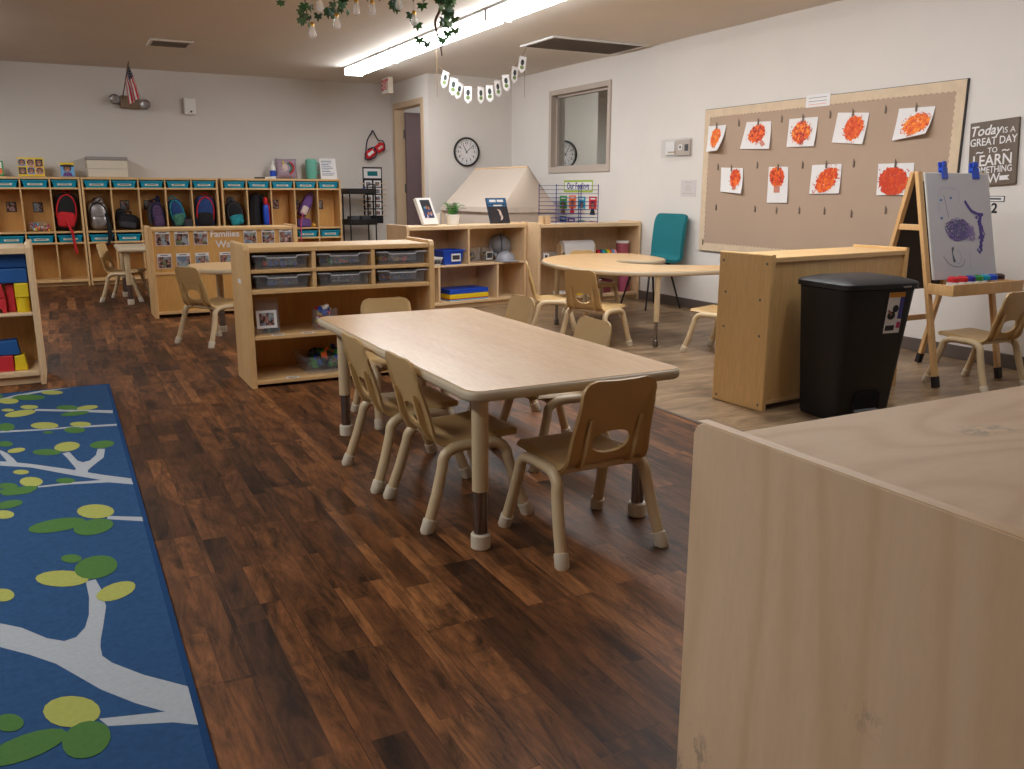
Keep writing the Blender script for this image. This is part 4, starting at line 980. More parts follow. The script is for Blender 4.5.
RUGP = [('B',[(-0.362,5.101),(-0.293,5.164),(-0.168,5.224),(-0.023,5.257),(-0.025,5.232),(-0.161,5.178),(-0.291,5.116),(-0.36,5.062)]),('B',[(-0.195,4.778),(-0.018,4.67),(0.148,4.575),(0.145,4.511),(-0.019,4.629),(-0.194,4.735)]),('B',[(-0.329,4.399),(-0.14,4.341),(-0.044,4.334),(0.15,4.289),(0.148,4.254),(-0.045,4.304),(-0.14,4.318),(-0.327,4.364)]),('B',[(-0.305,3.884),(-0.279,3.867),(-0.192,3.788),(-0.054,3.64),(0.051,3.516),(0.15,3.414),(0.151,3.338),(0.073,3.404),(0.048,3.446),(-0.056,3.569),(-0.191,3.737),(-0.302,3.82)]),('B',[(-0.08,3.887),(-0.054,3.898),(-0.027,3.754),(-0.008,3.717),(0.018,3.731),(0.043,3.8),(0.053,3.893),(0.081,3.879),(0.07,3.75),(0.033,3.666),(0.008,3.602),(0.004,3.551),(-0.039,3.594),(-0.035,3.646),(-0.063,3.807)]),('B',[(-0.313,4.061),(-0.282,3.99),(-0.256,3.894),(-0.236,3.804),(-0.274,3.812),(-0.283,3.885),(-0.311,4.01)]),('B',[(-0.165,3.477),(-0.057,3.47),(0.048,3.446),(0.073,3.404),(-0.057,3.445),(-0.163,3.461)]),('B',[(0.049,3.035),(0.152,2.971),(0.151,2.929),(0.047,3.003)]),('B',[(-0.233,2.356),(-0.184,2.306),(-0.126,2.217),(-0.089,2.183),(-0.063,2.19),(-0.042,2.233),(-0.031,2.302),(-0.027,2.408),(-0.032,2.52),(-0.007,2.522),(0.004,2.449),(0.011,2.333),(-0.002,2.212),(-0.009,2.156),(-0.012,2.113),(-0.01,2.066),(0.009,2.022),(0.07,1.933),(0.152,1.839),(0.155,1.679),(0.107,1.714),(-0.013,1.762),(-0.028,1.798),(0.097,1.761),(0.043,1.824),(-0.019,1.913),(-0.071,2.01),(-0.107,2.077),(-0.163,2.151),(-0.227,2.223)]),('L',[(-0.067,5.11),(-0.071,5.092),(-0.082,5.081),(-0.099,5.078),(-0.119,5.084),(-0.139,5.098),(-0.156,5.118),(-0.167,5.141),(-0.172,5.163),(-0.168,5.182),(-0.157,5.194),(-0.139,5.197),(-0.119,5.191),(-0.099,5.176),(-0.082,5.156),(-0.071,5.133)]),('L',[(-0.273,4.999),(-0.276,4.975),(-0.285,4.958),(-0.3,4.951),(-0.317,4.955),(-0.335,4.969),(-0.351,4.991),(-0.362,5.018),(-0.367,5.047),(-0.364,5.072),(-0.355,5.089),(-0.341,5.097),(-0.323,5.093),(-0.304,5.078),(-0.289,5.055),(-0.278,5.027)]),('L',[(-0.181,4.813),(-0.184,4.797),(-0.192,4.786),(-0.205,4.783),(-0.22,4.787),(-0.236,4.798),(-0.249,4.815),(-0.258,4.835),(-0.262,4.854),(-0.259,4.871),(-0.251,4.882),(-0.238,4.885),(-0.222,4.881),(-0.207,4.869),(-0.193,4.852),(-0.184,4.832)]),('L',[(-0.286,4.796),(-0.288,4.785),(-0.294,4.778),(-0.303,4.776),(-0.314,4.779),(-0.325,4.787),(-0.334,4.799),(-0.341,4.812),(-0.344,4.825),(-0.342,4.837),(-0.336,4.844),(-0.327,4.846),(-0.316,4.843),(-0.305,4.835),(-0.295,4.823),(-0.289,4.809)]),('L',[(-0.19,4.724),(-0.194,4.696),(-0.208,4.671),(-0.229,4.652),(-0.254,4.642),(-0.279,4.642),(-0.302,4.653),(-0.317,4.672),(-0.324,4.696),(-0.321,4.724),(-0.308,4.749),(-0.287,4.769),(-0.262,4.779),(-0.235,4.78),(-0.212,4.769),(-0.196,4.749)]),('L',[(0.088,4.688),(0.084,4.669),(0.073,4.653),(0.057,4.642),(0.038,4.638),(0.019,4.642),(0.003,4.652),(-0.007,4.668),(-0.011,4.686),(-0.007,4.705),(0.004,4.721),(0.02,4.732),(0.039,4.737),(0.058,4.733),(0.074,4.723),(0.084,4.707)]),('L',[(-0.092,4.376),(-0.097,4.353),(-0.109,4.338),(-0.128,4.334),(-0.15,4.34),(-0.172,4.356),(-0.19,4.38),(-0.203,4.408),(-0.208,4.436),(-0.204,4.459),(-0.192,4.475),(-0.173,4.48),(-0.151,4.474),(-0.128,4.457),(-0.109,4.433),(-0.097,4.404)]),('L',[(0.043,4.335),(0.039,4.318),(0.029,4.308),(0.014,4.305),(-0.003,4.31),(-0.019,4.322),(-0.033,4.339),(-0.042,4.36),(-0.045,4.38),(-0.042,4.397),(-0.032,4.408),(-0.017,4.411),(-0.0,4.407),(0.017,4.394),(0.031,4.376),(0.04,4.355)]),('L',[(-0.012,3.982),(-0.016,3.953),(-0.027,3.929),(-0.042,3.914),(-0.06,3.909),(-0.079,3.916),(-0.094,3.933),(-0.105,3.958),(-0.11,3.988),(-0.107,4.017),(-0.097,4.042),(-0.081,4.058),(-0.062,4.063),(-0.043,4.056),(-0.027,4.038),(-0.016,4.012)]),('L',[(-0.219,4.025),(-0.22,4.01),(-0.227,3.997),(-0.237,3.988),(-0.249,3.984),(-0.262,3.986),(-0.273,3.993),(-0.281,4.004),(-0.284,4.018),(-0.283,4.033),(-0.277,4.046),(-0.266,4.056),(-0.254,4.06),(-0.241,4.059),(-0.23,4.051),(-0.222,4.039)]),('L',[(-0.197,3.675),(-0.199,3.664),(-0.204,3.656),(-0.213,3.654),(-0.224,3.657),(-0.234,3.665),(-0.244,3.677),(-0.25,3.69),(-0.253,3.704),(-0.251,3.715),(-0.245,3.722),(-0.236,3.725),(-0.226,3.722),(-0.215,3.714),(-0.205,3.702),(-0.199,3.688)]),('L',[(-0.148,3.523),(-0.151,3.501),(-0.159,3.486),(-0.171,3.479),(-0.186,3.482),(-0.201,3.494),(-0.214,3.514),(-0.222,3.538),(-0.226,3.563),(-0.224,3.586),(-0.216,3.602),(-0.203,3.609),(-0.188,3.606),(-0.173,3.593),(-0.16,3.573),(-0.151,3.548)]),('D',[(-0.152,5.026),(-0.157,5.002),(-0.174,4.988),(-0.198,4.985),(-0.227,4.995),(-0.256,5.015),(-0.281,5.042),(-0.298,5.073),(-0.305,5.104),(-0.3,5.128),(-0.284,5.143),(-0.26,5.146),(-0.23,5.136),(-0.2,5.116),(-0.175,5.087),(-0.158,5.056)]),('D',[(-0.35,5.154),(-0.351,5.136),(-0.353,5.122),(-0.357,5.114),(-0.363,5.113),(-0.368,5.12),(-0.374,5.133),(-0.378,5.15),(-0.38,5.169),(-0.379,5.187),(-0.377,5.201),(-0.373,5.209),(-0.367,5.21),(-0.361,5.204),(-0.356,5.19),(-0.352,5.173)]),('D',[(-0.004,4.708),(-0.008,4.69),(-0.019,4.679),(-0.034,4.675),(-0.053,4.681),(-0.071,4.694),(-0.087,4.714),(-0.098,4.736),(-0.101,4.758),(-0.097,4.777),(-0.087,4.789),(-0.071,4.792),(-0.052,4.787),(-0.033,4.773),(-0.017,4.753),(-0.007,4.73)]),('D',[(0.043,4.586),(0.038,4.568),(0.024,4.553),(0.004,4.543),(-0.02,4.539),(-0.044,4.542),(-0.064,4.552),(-0.077,4.567),(-0.082,4.585),(-0.078,4.603),(-0.065,4.618),(-0.044,4.629),(-0.02,4.633),(0.004,4.629),(0.025,4.619),(0.039,4.604)]),('D',[(-0.272,4.438),(-0.273,4.409),(-0.28,4.388),(-0.291,4.377),(-0.304,4.378),(-0.317,4.39),(-0.329,4.413),(-0.338,4.442),(-0.342,4.474),(-0.341,4.503),(-0.334,4.525),(-0.324,4.537),(-0.31,4.537),(-0.296,4.523),(-0.284,4.5),(-0.275,4.47)]),('D',[(0.016,4.235),(0.012,4.215),(0.002,4.201),(-0.012,4.196),(-0.029,4.2),(-0.045,4.213),(-0.058,4.232),(-0.067,4.255),(-0.071,4.279),(-0.067,4.3),(-0.057,4.314),(-0.043,4.32),(-0.026,4.316),(-0.01,4.303),(0.004,4.283),(0.013,4.259)]),('D',[(-0.115,4.258),(-0.116,4.25),(-0.121,4.245),(-0.127,4.244),(-0.135,4.246),(-0.142,4.251),(-0.149,4.26),(-0.153,4.269),(-0.155,4.279),(-0.153,4.287),(-0.149,4.292),(-0.143,4.294),(-0.135,4.292),(-0.127,4.286),(-0.121,4.278),(-0.116,4.268)]),('D',[(0.122,3.949),(0.118,3.926),(0.107,3.907),(0.091,3.895),(0.072,3.891),(0.054,3.897),(0.039,3.911),(0.029,3.931),(0.025,3.955),(0.029,3.978),(0.04,3.998),(0.056,4.011),(0.075,4.014),(0.093,4.009),(0.109,3.994),(0.119,3.973)]),('D',[(-0.084,3.907),(-0.089,3.89),(-0.1,3.88),(-0.117,3.879),(-0.137,3.885),(-0.158,3.899),(-0.175,3.919),(-0.187,3.94),(-0.191,3.961),(-0.187,3.978),(-0.176,3.988),(-0.159,3.99),(-0.138,3.984),(-0.117,3.969),(-0.1,3.949),(-0.088,3.927)]),('D',[(-0.268,4.135),(-0.27,4.117),(-0.275,4.105),(-0.284,4.1),(-0.295,4.102),(-0.306,4.111),(-0.316,4.126),(-0.322,4.144),(-0.326,4.164),(-0.324,4.181),(-0.319,4.194),(-0.31,4.2),(-0.299,4.198),(-0.288,4.188),(-0.278,4.173),(-0.271,4.154)]),('D',[(-0.04,3.481),(-0.043,3.469),(-0.05,3.461),(-0.06,3.459),(-0.073,3.463),(-0.085,3.472),(-0.095,3.485),(-0.102,3.5),(-0.105,3.515),(-0.102,3.527),(-0.095,3.535),(-0.085,3.538),(-0.072,3.534),(-0.059,3.525),(-0.049,3.512),(-0.042,3.496)]),('D',[(-0.23,3.51),(-0.232,3.497),(-0.238,3.488),(-0.249,3.485),(-0.261,3.488),(-0.274,3.498),(-0.285,3.512),(-0.293,3.528),(-0.296,3.544),(-0.294,3.558),(-0.288,3.567),(-0.277,3.571),(-0.265,3.567),(-0.252,3.557),(-0.24,3.543),(-0.233,3.526)]),('D',[(-0.165,3.459),(-0.168,3.44),(-0.18,3.424),(-0.198,3.411),(-0.219,3.405),(-0.241,3.405),(-0.26,3.412),(-0.274,3.425),(-0.28,3.441),(-0.277,3.459),(-0.266,3.476),(-0.248,3.489),(-0.226,3.496),(-0.204,3.496),(-0.184,3.489),(-0.17,3.476)]),('L',[(0.072,3.068),(0.066,3.042),(0.053,3.026),(0.034,3.02),(0.012,3.025),(-0.009,3.042),(-0.026,3.066),(-0.038,3.096),(-0.042,3.126),(-0.037,3.152),(-0.024,3.17),(-0.004,3.177),(0.018,3.171),(0.04,3.154),(0.058,3.128),(0.069,3.098)]),('L',[(-0.23,3.189),(-0.232,3.173),(-0.239,3.163),(-0.249,3.159),(-0.261,3.162),(-0.274,3.172),(-0.285,3.187),(-0.293,3.205),(-0.297,3.224),(-0.295,3.24),(-0.289,3.251),(-0.278,3.255),(-0.265,3.252),(-0.252,3.242),(-0.241,3.226),(-0.233,3.208)]),('L',[(-0.023,2.534),(-0.029,2.514),(-0.044,2.504),(-0.065,2.503),(-0.091,2.511),(-0.116,2.529),(-0.138,2.552),(-0.152,2.578),(-0.158,2.603),(-0.153,2.623),(-0.138,2.635),(-0.116,2.637),(-0.09,2.628),(-0.064,2.61),(-0.042,2.585),(-0.027,2.559)]),('L',[(0.09,2.431),(0.087,2.408),(0.077,2.387),(0.061,2.371),(0.043,2.36),(0.024,2.358),(0.007,2.364),(-0.004,2.378),(-0.01,2.397),(-0.008,2.418),(0.002,2.439),(0.017,2.457),(0.036,2.468),(0.056,2.471),(0.074,2.465),(0.086,2.451)]),('L',[(-0.206,2.514),(-0.208,2.499),(-0.214,2.488),(-0.223,2.484),(-0.234,2.487),(-0.245,2.496),(-0.255,2.51),(-0.263,2.527),(-0.266,2.545),(-0.265,2.561),(-0.259,2.572),(-0.249,2.577),(-0.238,2.574),(-0.226,2.565),(-0.216,2.55),(-0.209,2.532)]),('D',[(-0.017,3.018),(-0.023,2.994),(-0.041,2.973),(-0.068,2.96),(-0.1,2.956),(-0.132,2.96),(-0.159,2.973),(-0.178,2.993),(-0.186,3.016),(-0.181,3.04),(-0.165,3.061),(-0.138,3.075),(-0.105,3.081),(-0.072,3.077),(-0.043,3.063),(-0.024,3.042)]),('D',[(0.063,2.95),(0.058,2.921),(0.045,2.897),(0.026,2.881),(0.004,2.875),(-0.018,2.879),(-0.037,2.894),(-0.05,2.916),(-0.056,2.943),(-0.052,2.971),(-0.04,2.996),(-0.021,3.014),(0.002,3.021),(0.025,3.017),(0.045,3.002),(0.058,2.978)]),('D',[(-0.181,3.418),(-0.185,3.406),(-0.197,3.401),(-0.215,3.402),(-0.236,3.41),(-0.257,3.424),(-0.275,3.441),(-0.287,3.459),(-0.292,3.475),(-0.289,3.487),(-0.277,3.492),(-0.259,3.491),(-0.238,3.483),(-0.217,3.469),(-0.198,3.452),(-0.186,3.434)]),('D',[(-0.208,3.313),(-0.21,3.296),(-0.218,3.28),(-0.232,3.269),(-0.248,3.264),(-0.265,3.266),(-0.279,3.273),(-0.29,3.286),(-0.295,3.302),(-0.293,3.319),(-0.285,3.334),(-0.272,3.346),(-0.255,3.351),(-0.238,3.35),(-0.223,3.342),(-0.213,3.329)]),('D',[(-0.037,2.692),(-0.04,2.68),(-0.046,2.673),(-0.055,2.67),(-0.066,2.673),(-0.076,2.681),(-0.085,2.693),(-0.091,2.707),(-0.093,2.721),(-0.091,2.733),(-0.085,2.741),(-0.076,2.744),(-0.065,2.741),(-0.054,2.733),(-0.045,2.72),(-0.039,2.706)]),('D',[(0.055,2.607),(0.051,2.574),(0.039,2.547),(0.02,2.529),(-0.001,2.523),(-0.022,2.53),(-0.04,2.548),(-0.053,2.575),(-0.059,2.608),(-0.056,2.641),(-0.045,2.669),(-0.027,2.689),(-0.004,2.696),(0.018,2.689),(0.038,2.67),(0.05,2.641)]),('L',[(-0.024,1.822),(-0.029,1.801),(-0.041,1.788),(-0.059,1.784),(-0.079,1.79),(-0.099,1.804),(-0.116,1.826),(-0.127,1.852),(-0.132,1.878),(-0.128,1.9),(-0.116,1.915),(-0.098,1.92),(-0.077,1.914),(-0.056,1.898),(-0.038,1.875),(-0.027,1.848)]),('D',[(-0.01,1.74),(-0.01,1.714),(-0.017,1.692),(-0.029,1.675),(-0.045,1.668),(-0.061,1.67),(-0.077,1.68),(-0.089,1.699),(-0.096,1.723),(-0.097,1.748),(-0.091,1.772),(-0.079,1.79),(-0.063,1.799),(-0.045,1.797),(-0.029,1.785),(-0.016,1.765)]),('D',[(-0.166,1.852),(-0.168,1.84),(-0.174,1.832),(-0.182,1.829),(-0.192,1.832),(-0.203,1.84),(-0.212,1.852),(-0.218,1.866),(-0.221,1.88),(-0.219,1.893),(-0.214,1.901),(-0.205,1.905),(-0.195,1.902),(-0.184,1.894),(-0.175,1.881),(-0.169,1.867)]),('D',[(-0.088,1.776),(-0.091,1.757),(-0.105,1.739),(-0.127,1.725),(-0.154,1.716),(-0.182,1.714),(-0.206,1.718),(-0.224,1.729),(-0.233,1.744),(-0.231,1.762),(-0.219,1.78),(-0.198,1.795),(-0.171,1.806),(-0.142,1.809),(-0.116,1.804),(-0.097,1.793)])]
# ---------------------------------------------------------------- low shelves along the tent
A1 = math.radians(10); U1 = (math.cos(A1), math.sin(A1)); O1 = (3.64, 7.31)
def s1(u, v): return (O1[0] + u * U1[0] - v * U1[1], O1[1] + u * U1[1] + v * U1[0])
t = thing('low_shelf', 'pale maple low shelf with plant and books on top in front of the tent', 'shelf', (*s1(-.955, 0), 0), 10)
W, D = 1.345, .36
LSIDE = Matrix(((0, 0, 1, 0), (1, 0, 0, 0), (0, 1, 0, 0), (0, 0, 0, 1)))
def sidep(t, x, th, D, h, m, r=.03):
    b = MB(); b.prism([(0, 0), (D, 0), (D, h), (r, h), (r * .3, h - r * .3), (0, h - r)], x, x + th, m, .004, 2, M=LSIDE); return b.build('side_panel', t)
for x in (0, W - .025): sidep(t, x, .025, D, .782, M_MAPLELZ, .02)
for nm, z0, z1 in (('top_board', .735, .768), ('middle_shelf', .396, .413), ('bottom_board', .05, .077)):
    b = MB(); b.box(.025, W - .025, .002, D - .008, z0, z1, M_MAPLEL, .003); b.build(nm, t)
for x, z0, z1 in ((.655, .413, .735), (.325, .077, .396), (.99, .077, .396)):
    b = MB(); b.box(x, x + .02, .004, D - .01, z0 + .0005, z1 - .0005, M_MAPLELZ, .002); b.build('divider', t)
b = MB(); b.box(.025, W - .025, D - .008, D, .04, .74, M_MAPLELZ); b.build('back_panel', t)
b = MB(); b.box(.025, W - .025, .035, .05, 0.002, .05, M_MAPLEL); b.build('toe_kick', t)
def on1(u, v, z): return (*s1(u, v), z)
# blue bin, basket, jars, hats, mats
t = thing('plastic_bin', 'blue plastic bin with a white label on the low shelf', 'bin', on1(-.437, .03, .4135), 10)
b = MB(); tub_bm(b, .245, .22, .135, .03, M_BLUE, .012); b.build('bin_body', t)
b = MB(); b.box(-.025, .075, .009, .0175, .03, .10, M_PAPER); b.box(-.015, .065, .0085, .009, .045, .085, M_GRYF); b.build('label', t)
t = thing('basket', 'small white plastic basket in front of the blue bin', 'basket', on1(-.65, .01, .4135), 10)
b = MB(); tub_bm(b, .15, .12, .075, .02, M_WHITE, .006); b.build('basket_body', t)
b = MB()
for k in range(7): b.box(-.06 + k * .017, -.051 + k * .017, .004, .014, .018, .052, M_GRYF)
b.build('slots', t)
for k, (u, lab, ms) in enumerate(((-.135, 'clear jar of mixed small toys left on the low shelf', [M_BLACK, M_YEL, M_GRYF]), (.01, 'clear jar with a white picture card in front on the low shelf', [M_GRYF, M_YEL, M_BLACK]))):
    p = on1(u + .055, .19, .4135); t = jar(p, .062, .13, 'clear_jar', lab, 'jar', 10, True)
    if k:
        b = MB(); b.box(-.025, .05, -.004, -.001, .015, .09, M_PAPER); b.box(-.018, .043, -.005, -.004, .03, .08, M_GRYF); b.build('label', t)
    q = s1(u + .055, .252); toys('toy_pieces', ('dark and yellow pieces in the left clear jar', 'grey and yellow pieces in the jar with the card')[k], (*q, .4185), .085, .085, .09, ms, 26, .026, 10)
def hat(u, v, z, tilt, lab):
    p = on1(u, v, z); t = thing('hard_hat', lab, 'helmet', p, 10, 'grey play hard hats', rot=(math.radians(tilt), 0, math.radians(-15 if tilt else 75)))
    t.scale = (.84, .84, .84); m = paint('grey_helmet', rgb(150, 154, 164), .35)
    b = MB(); b.lathe([(.112, 0)] + [(.112 * math.cos(a), .105 * math.sin(a)) for a in [PI / 2 * k / 8 for k in range(1, 8)]] + [(0, .105)], m, 30); b.build('dome', t)
    b = MB(); b.lathe([(.10, -.004), (.128, -.006), (.130, .0), (.112, .006)], m, 30); b.prism([(.09 * math.cos(a), -.08 - .085 * math.sin(a)) for a in [PI * k / 12 for k in range(13)]], -.008, -.001, m); b.build('brim', t)
    b = MB()
    for x in (-.035, 0, .035):
        b.tube([(x, -.108 * math.cos(a) * (1 - abs(x)), .006 + .108 * math.sin(a) * (1 - abs(x) * 1.5)) for a in [PI * k / 14 for k in range(1, 14)]], .006, m if x else M_DKGREY, 8)
    b.build('ridge', t)
hat(.25, .25, .562, 70, 'grey play hard hat standing upright at the back of the low shelf')
hat(.175, .065, .4205, 0, 'grey play hard hat lying flat in front of the upright one')
z = .0775
for nm, m, h, lab in (('light', paint('pale_blue_foam', rgb(120, 180, 220), .6), .012, 'thin pale blue mat at the bottom of the stack'), ('red', M_RED, .008, 'thin red mat under the yellow one'), ('yellow', M_YEL, .042, 'thick yellow mat in the stack on the bottom shelf'), ('blue', M_BLUE, .042, 'thick blue mat on top of the stack')):
    b = MB(); b.box(-.22, .22, -.13, .13, 0, h - .0006, m, .003); solo(b, 'foam_mat', lab, 'mat', on1(-.27, .16, z), 10, 'stack of coloured mats on the low shelf'); z += h
b = MB()
for k in range(5): b.box(-.05 + k * .02, -.034 + k * .02, 0, .2, 0, .24 - .01 * (k % 2), (M_CREAM, M_PAPER, M_TRIMW)[k % 3], .001)
solo(b, 'folder_stack', 'upright pale folders in the left bottom bay of the low shelf', 'folders', on1(-.70, .06, .0775), 10)
# on top: book stand, pots, plant, second book
def p4(t):
    b = MB(); b.box(-.058, .072, -.0012, 0, .06, .235, M_INK)
    for k in range(26):
        x, z = random.uniform(-.05, .06), random.uniform(.07, .17); m_ = random.choice([M_BLUF, M_TEAL, M_SKIN, M_GRYF, M_BLUF, M_CRMF]); r = random.uniform(.008, .018)
        b.flat([(x + r * math.cos(q), -.0014 - k * .00001, z + r * 1.3 * math.sin(q)) for q in [2 * PI * j / 8 for j in range(8)]], m_)
    b.build('cover_photo', t)
book_stand('picture_book', 'white picture book with blue cover photo leaning at the left end of the low shelf', 'book', on1(-.62, .12, .7695), .20, .255, 24, 26, M_WHITE, p4, .03)
t = thing('potted_plant', 'small green fern in a white pot on the low shelf', 'plant', on1(-.335, .20, .7685), 10)
b = MB(); b.lathe([(0, 0), (.055, 0), (.066, .095), (.061, .095), (.055, .08), (0, .08)], M_WHITE, 24); b.build('pot', t)
b = MB(); b.lathe([(0, .082), (.056, .082)], paint('potting_soil', rgb(60, 45, 35), .9), 16); b.build('soil', t)
b = MB()
def frond(b, base, yaw, ln, up, m, w=.016):
    """an arching stalk with paired leaflets"""
    dx, dy = math.cos(yaw), math.sin(yaw); pts = []
    for k in range(9):
        s = k / 8; pts.append(Vector((base[0] + dx * ln * s, base[1] + dy * ln * s, base[2] + up * (s * 1.7 - s * s * 1.1))))
    b.tube([tuple(p) for p in pts], .0016, m, 5)
    for k in range(1, 9):
        p = pts[k]; tn = (pts[k] - pts[k - 1]).normalized(); sd = Vector((-dy, dx, 0)); ww = w * (1.2 - k / 9)
        for s in (-1, 1):
            q = p + sd * s * ww * 1.7 + tn * ww * .9
            b.flat([tuple(p), tuple(p + (q - p) * .5 + tn * ww * .35), tuple(q), tuple(p + (q - p) * .5 - tn * ww * .3)], m)
for k in range(26): frond(b, (random.uniform(-.03, .03), random.uniform(-.03, .03), .08), 2 * PI * k / 26 + random.uniform(-.2, .2), random.uniform(.05, .14), random.uniform(.07, .19), M_LEAFB if k % 2 else M_LEAF)
b.build('fern_leaves', t)
b = MB(); b.lathe([(0, 0), (.05, 0), (.058, .11), (.052, .11), (.046, .008), (0, .008)], M_WHITE, 24); solo(b, 'plant_pot', 'empty white pot behind and left of the fern', 'pot', on1(-.50, .27, .7685))
def p5(t):
    b = MB(); b.box(-.122, .122, -.0008, 0, .0, .245, paint('book_dark_print', rgb(44, 40, 46), .5)); b.box(-.122, .122, -.0012, 0, .165, .245, paint('book_blue_print', rgb(40, 96, 140), .5))
    b.box(-.122, .122, -.0016, 0, .182, .190, M_INK)
    for x0, x1, z0, z1 in ((-.09, -.01, .208, .232), (.005, .085, .208, .232), (-.05, .06, .168, .181)): b.box(x0, x1, -.002, -.001, z0, z1, M_PAPER, .0)
    b.tube([(p[0], -.001, p[1]) for p in spline([(-.01, .135), (.012, .12), (.018, .09), (.03, .05), (.01, .03)], 5)], [.004 + .008 * math.sin(PI * k / 20) for k in range(21)], M_CRMF, 8)
    b.build('cover_print', t)
book_stand('picture_book', 'dark picture book with blue title band at the right end of the low shelf', 'book', on1(.195, .16, .7695), .25, .25, 18, 14, paint('navy_cover', rgb(36, 52, 80), .5), p5, .014)
# ---- art shelf (right)
t = thing('art_shelf', 'pale maple shelf under the navy wire rack, holding a paper roll', 'shelf', (4.03, 7.15, 0), 0)
W = 1.185
for x in (0, W - .025): sidep(t, x, .025, D, .785, M_MAPLELZ, .02)
for nm, z0, z1 in (('top_board', .738, .771), ('middle_shelf', .396, .413), ('bottom_board', .045, .072)):
    b = MB(); b.box(.025, W - .025, .002, D - .008, z0, z1, M_MAPLEL, .003); b.build(nm, t)
b = MB(); b.box(.025, W - .025, D - .008, D, .04, .74, M_MAPLELZ); b.build('back_panel', t)
b = MB(); b.box(.025, W - .025, .035, .05, .002, .045, M_MAPLEL); b.build('toe_kick', t)
t = thing('paper_roll', 'white paper roll on a wooden holder in the art shelf', 'paper roll', (4.56, 7.33, .4135), 0)
b = MB(); b.tube([(-.17, 0, .125), (.18, 0, .125)], .062, M_PAPER, 28); b.box(-.165, .175, -.063, -.060, .03, .125, M_PAPER); b.build('paper', t)
b = MB(); b.tube([(-.176, 0, .125), (.186, 0, .125)], .02, M_INK, 14); b.build('core', t)
b = MB()
for x in (-.20, .19): b.box(x, x + .014, -.05, .05, 0, .15, M_MAPLELZ, .003)
b.box(-.2, .2, -.04, .04, 0, .014, M_MAPLEL, .002); b.build('holder', t)
for k, (m, n_) in enumerate(((M_RED, 'red'), (M_NAVY, 'navy'), (M_TEAL, 'teal'), (M_GREEN, 'green'), (M_YEL, 'yellow'), (M_ORANGE, 'orange'), (paint('sky_tape', rgb(90, 160, 220), .4), 'sky blue'), (paint('pink_tape', rgb(230, 150, 160), .4), 'pink'))):
    b = MB(); tb_prof = [(.022, -.0135), (.045, -.0135), (.045, .0135), (.022, .0135), (.022, -.0135)]
    b.lathe(tb_prof, m, 24, M=Matrix.Rotation(PI / 2, 4, 'Y')); solo(b, 'tape_roll', n_ + ' tape roll in the row of rolls right of the paper roll', 'tape', (4.79 + k * .0285, 7.30, .459), 0, 'coloured tape rolls')
t = thing('supply_jar', 'pink-filled jar with white lid at the right end of the art shelf', 'jar', (5.10, 7.30, .4135), 0)
b = MB(); b.lathe([(0, 0), (.062, 0), (.064, .15), (0, .15)], paint('pink_pompoms', rgb(170, 84, 96), .7, var=.35, vscale=60), 24); b.build('jar_body', t)
b = MB(); b.lathe([(.0, .1505), (.067, .1505), (.067, .172), (0, .172)], M_WHITE, 24); b.build('lid', t)
t = jar((4.17, 7.25, .4135), .045, .09, 'clear_jar', 'small clear jar with white label at the left end of the art shelf', 'jar', 0, True)
b = MB(); b.box(-.03, .03, -.003, .0, .02, .075, M_PAPER); b.box(-.015, .015, -.004, -.003, .03, .06, M_GRYF); b.build('label', t)
t = jar((4.27, 7.25, .4135), .042, .085, 'clear_jar', 'small clear jar of red beads beside the labelled jar', 'jar', 0, True)
toys('beads', 'red and brown beads in the small clear jar', (4.27, 7.292, .418), .06, .06, .04, [M_RED, M_SKIN], 20, .016)
t = thing('supply_jar', 'tall pink jar standing on the bottom of the art shelf', 'jar', (5.10, 7.26, .0725), 0)
b = MB(); b.lathe([(0, 0), (.055, 0), (.055, .16), (.05, .17), (0, .17)], paint('rose_jar', rgb(176, 80, 110), .5, var=.2, vscale=30), 24); b.build('jar_body', t)
b = MB(); b.lathe([(0, .1705), (.052, .1705), (.052, .19), (0, .19)], M_WHITE, 24); b.build('lid', t)
t = thing('supply_bin', 'dark red bin on the bottom of the art shelf', 'bin', (4.82, 7.22, .0725), 0)
b = MB(); tub_bm(b, .24, .2, .13, .02, paint('maroon_plastic', rgb(110, 40, 52), .5)); b.build('bin_body', t)
toys('paint_bottles', 'white and pink bottles lying in the dark red bin', (4.82, 7.32, .08), .18, .14, .12, [M_WHITE, M_PINK, M_DKGREY], 16, .05)
b = MB(); b.box(-.09, .09, -.08, .08, 0, .02, M_YEL, .003); solo(b, 'folder', 'yellow folder on the bottom of the art shelf', 'folder', (4.58, 7.26, .0725))
b = MB(); b.box(-.05, .05, 0, .14, 0, .035, M_PAPER, .004); solo(b, 'tissue_box', 'white flat box on the bottom of the art shelf behind the chair', 'box', (4.35, 7.2, .0725))
for k, (x, lab) in enumerate(((4.105, 'pale wooden cylinder at the left end of the art shelf top'), (4.165, 'pale wooden block beside the cylinder on the art shelf top'))):
    b = MB()
    if k == 0: b.cyl((0, 0, 0), (0, 0, .075), .026, M_MAPLELZ)
    else: b.box(-.028, .028, -.03, .03, 0, .076, M_MAPLELZ, .004)
    solo(b, 'wooden_block', lab, 'block', (x, 7.24, .7715))
b = MB(); b.box(-.05, .05, -.04, .04, 0, .002, M_PAPER); solo(b, 'paper_scrap', 'white paper scrap under the wire rack', 'paper', (4.25, 7.22, .7715), 14)
t = thing('wire_rack', 'navy wire drying rack standing on the art shelf', 'rack', (4.0, 7.15, .7715), 0)
P4 = [(.275, .10), (.755, .10), (.70, .33), (.215, .33)]
for k, (x, y) in enumerate(P4):
    b = MB(); b.tube([(x, y, 0), (x, y, .372)], .004, M_NAVY, 8); b.build('post', t)
for x in (.53,):
    b = MB(); b.tube([(x, .10, 0), (x, .10, .37)], .0035, M_NAVY, 8); b.build('post', t)
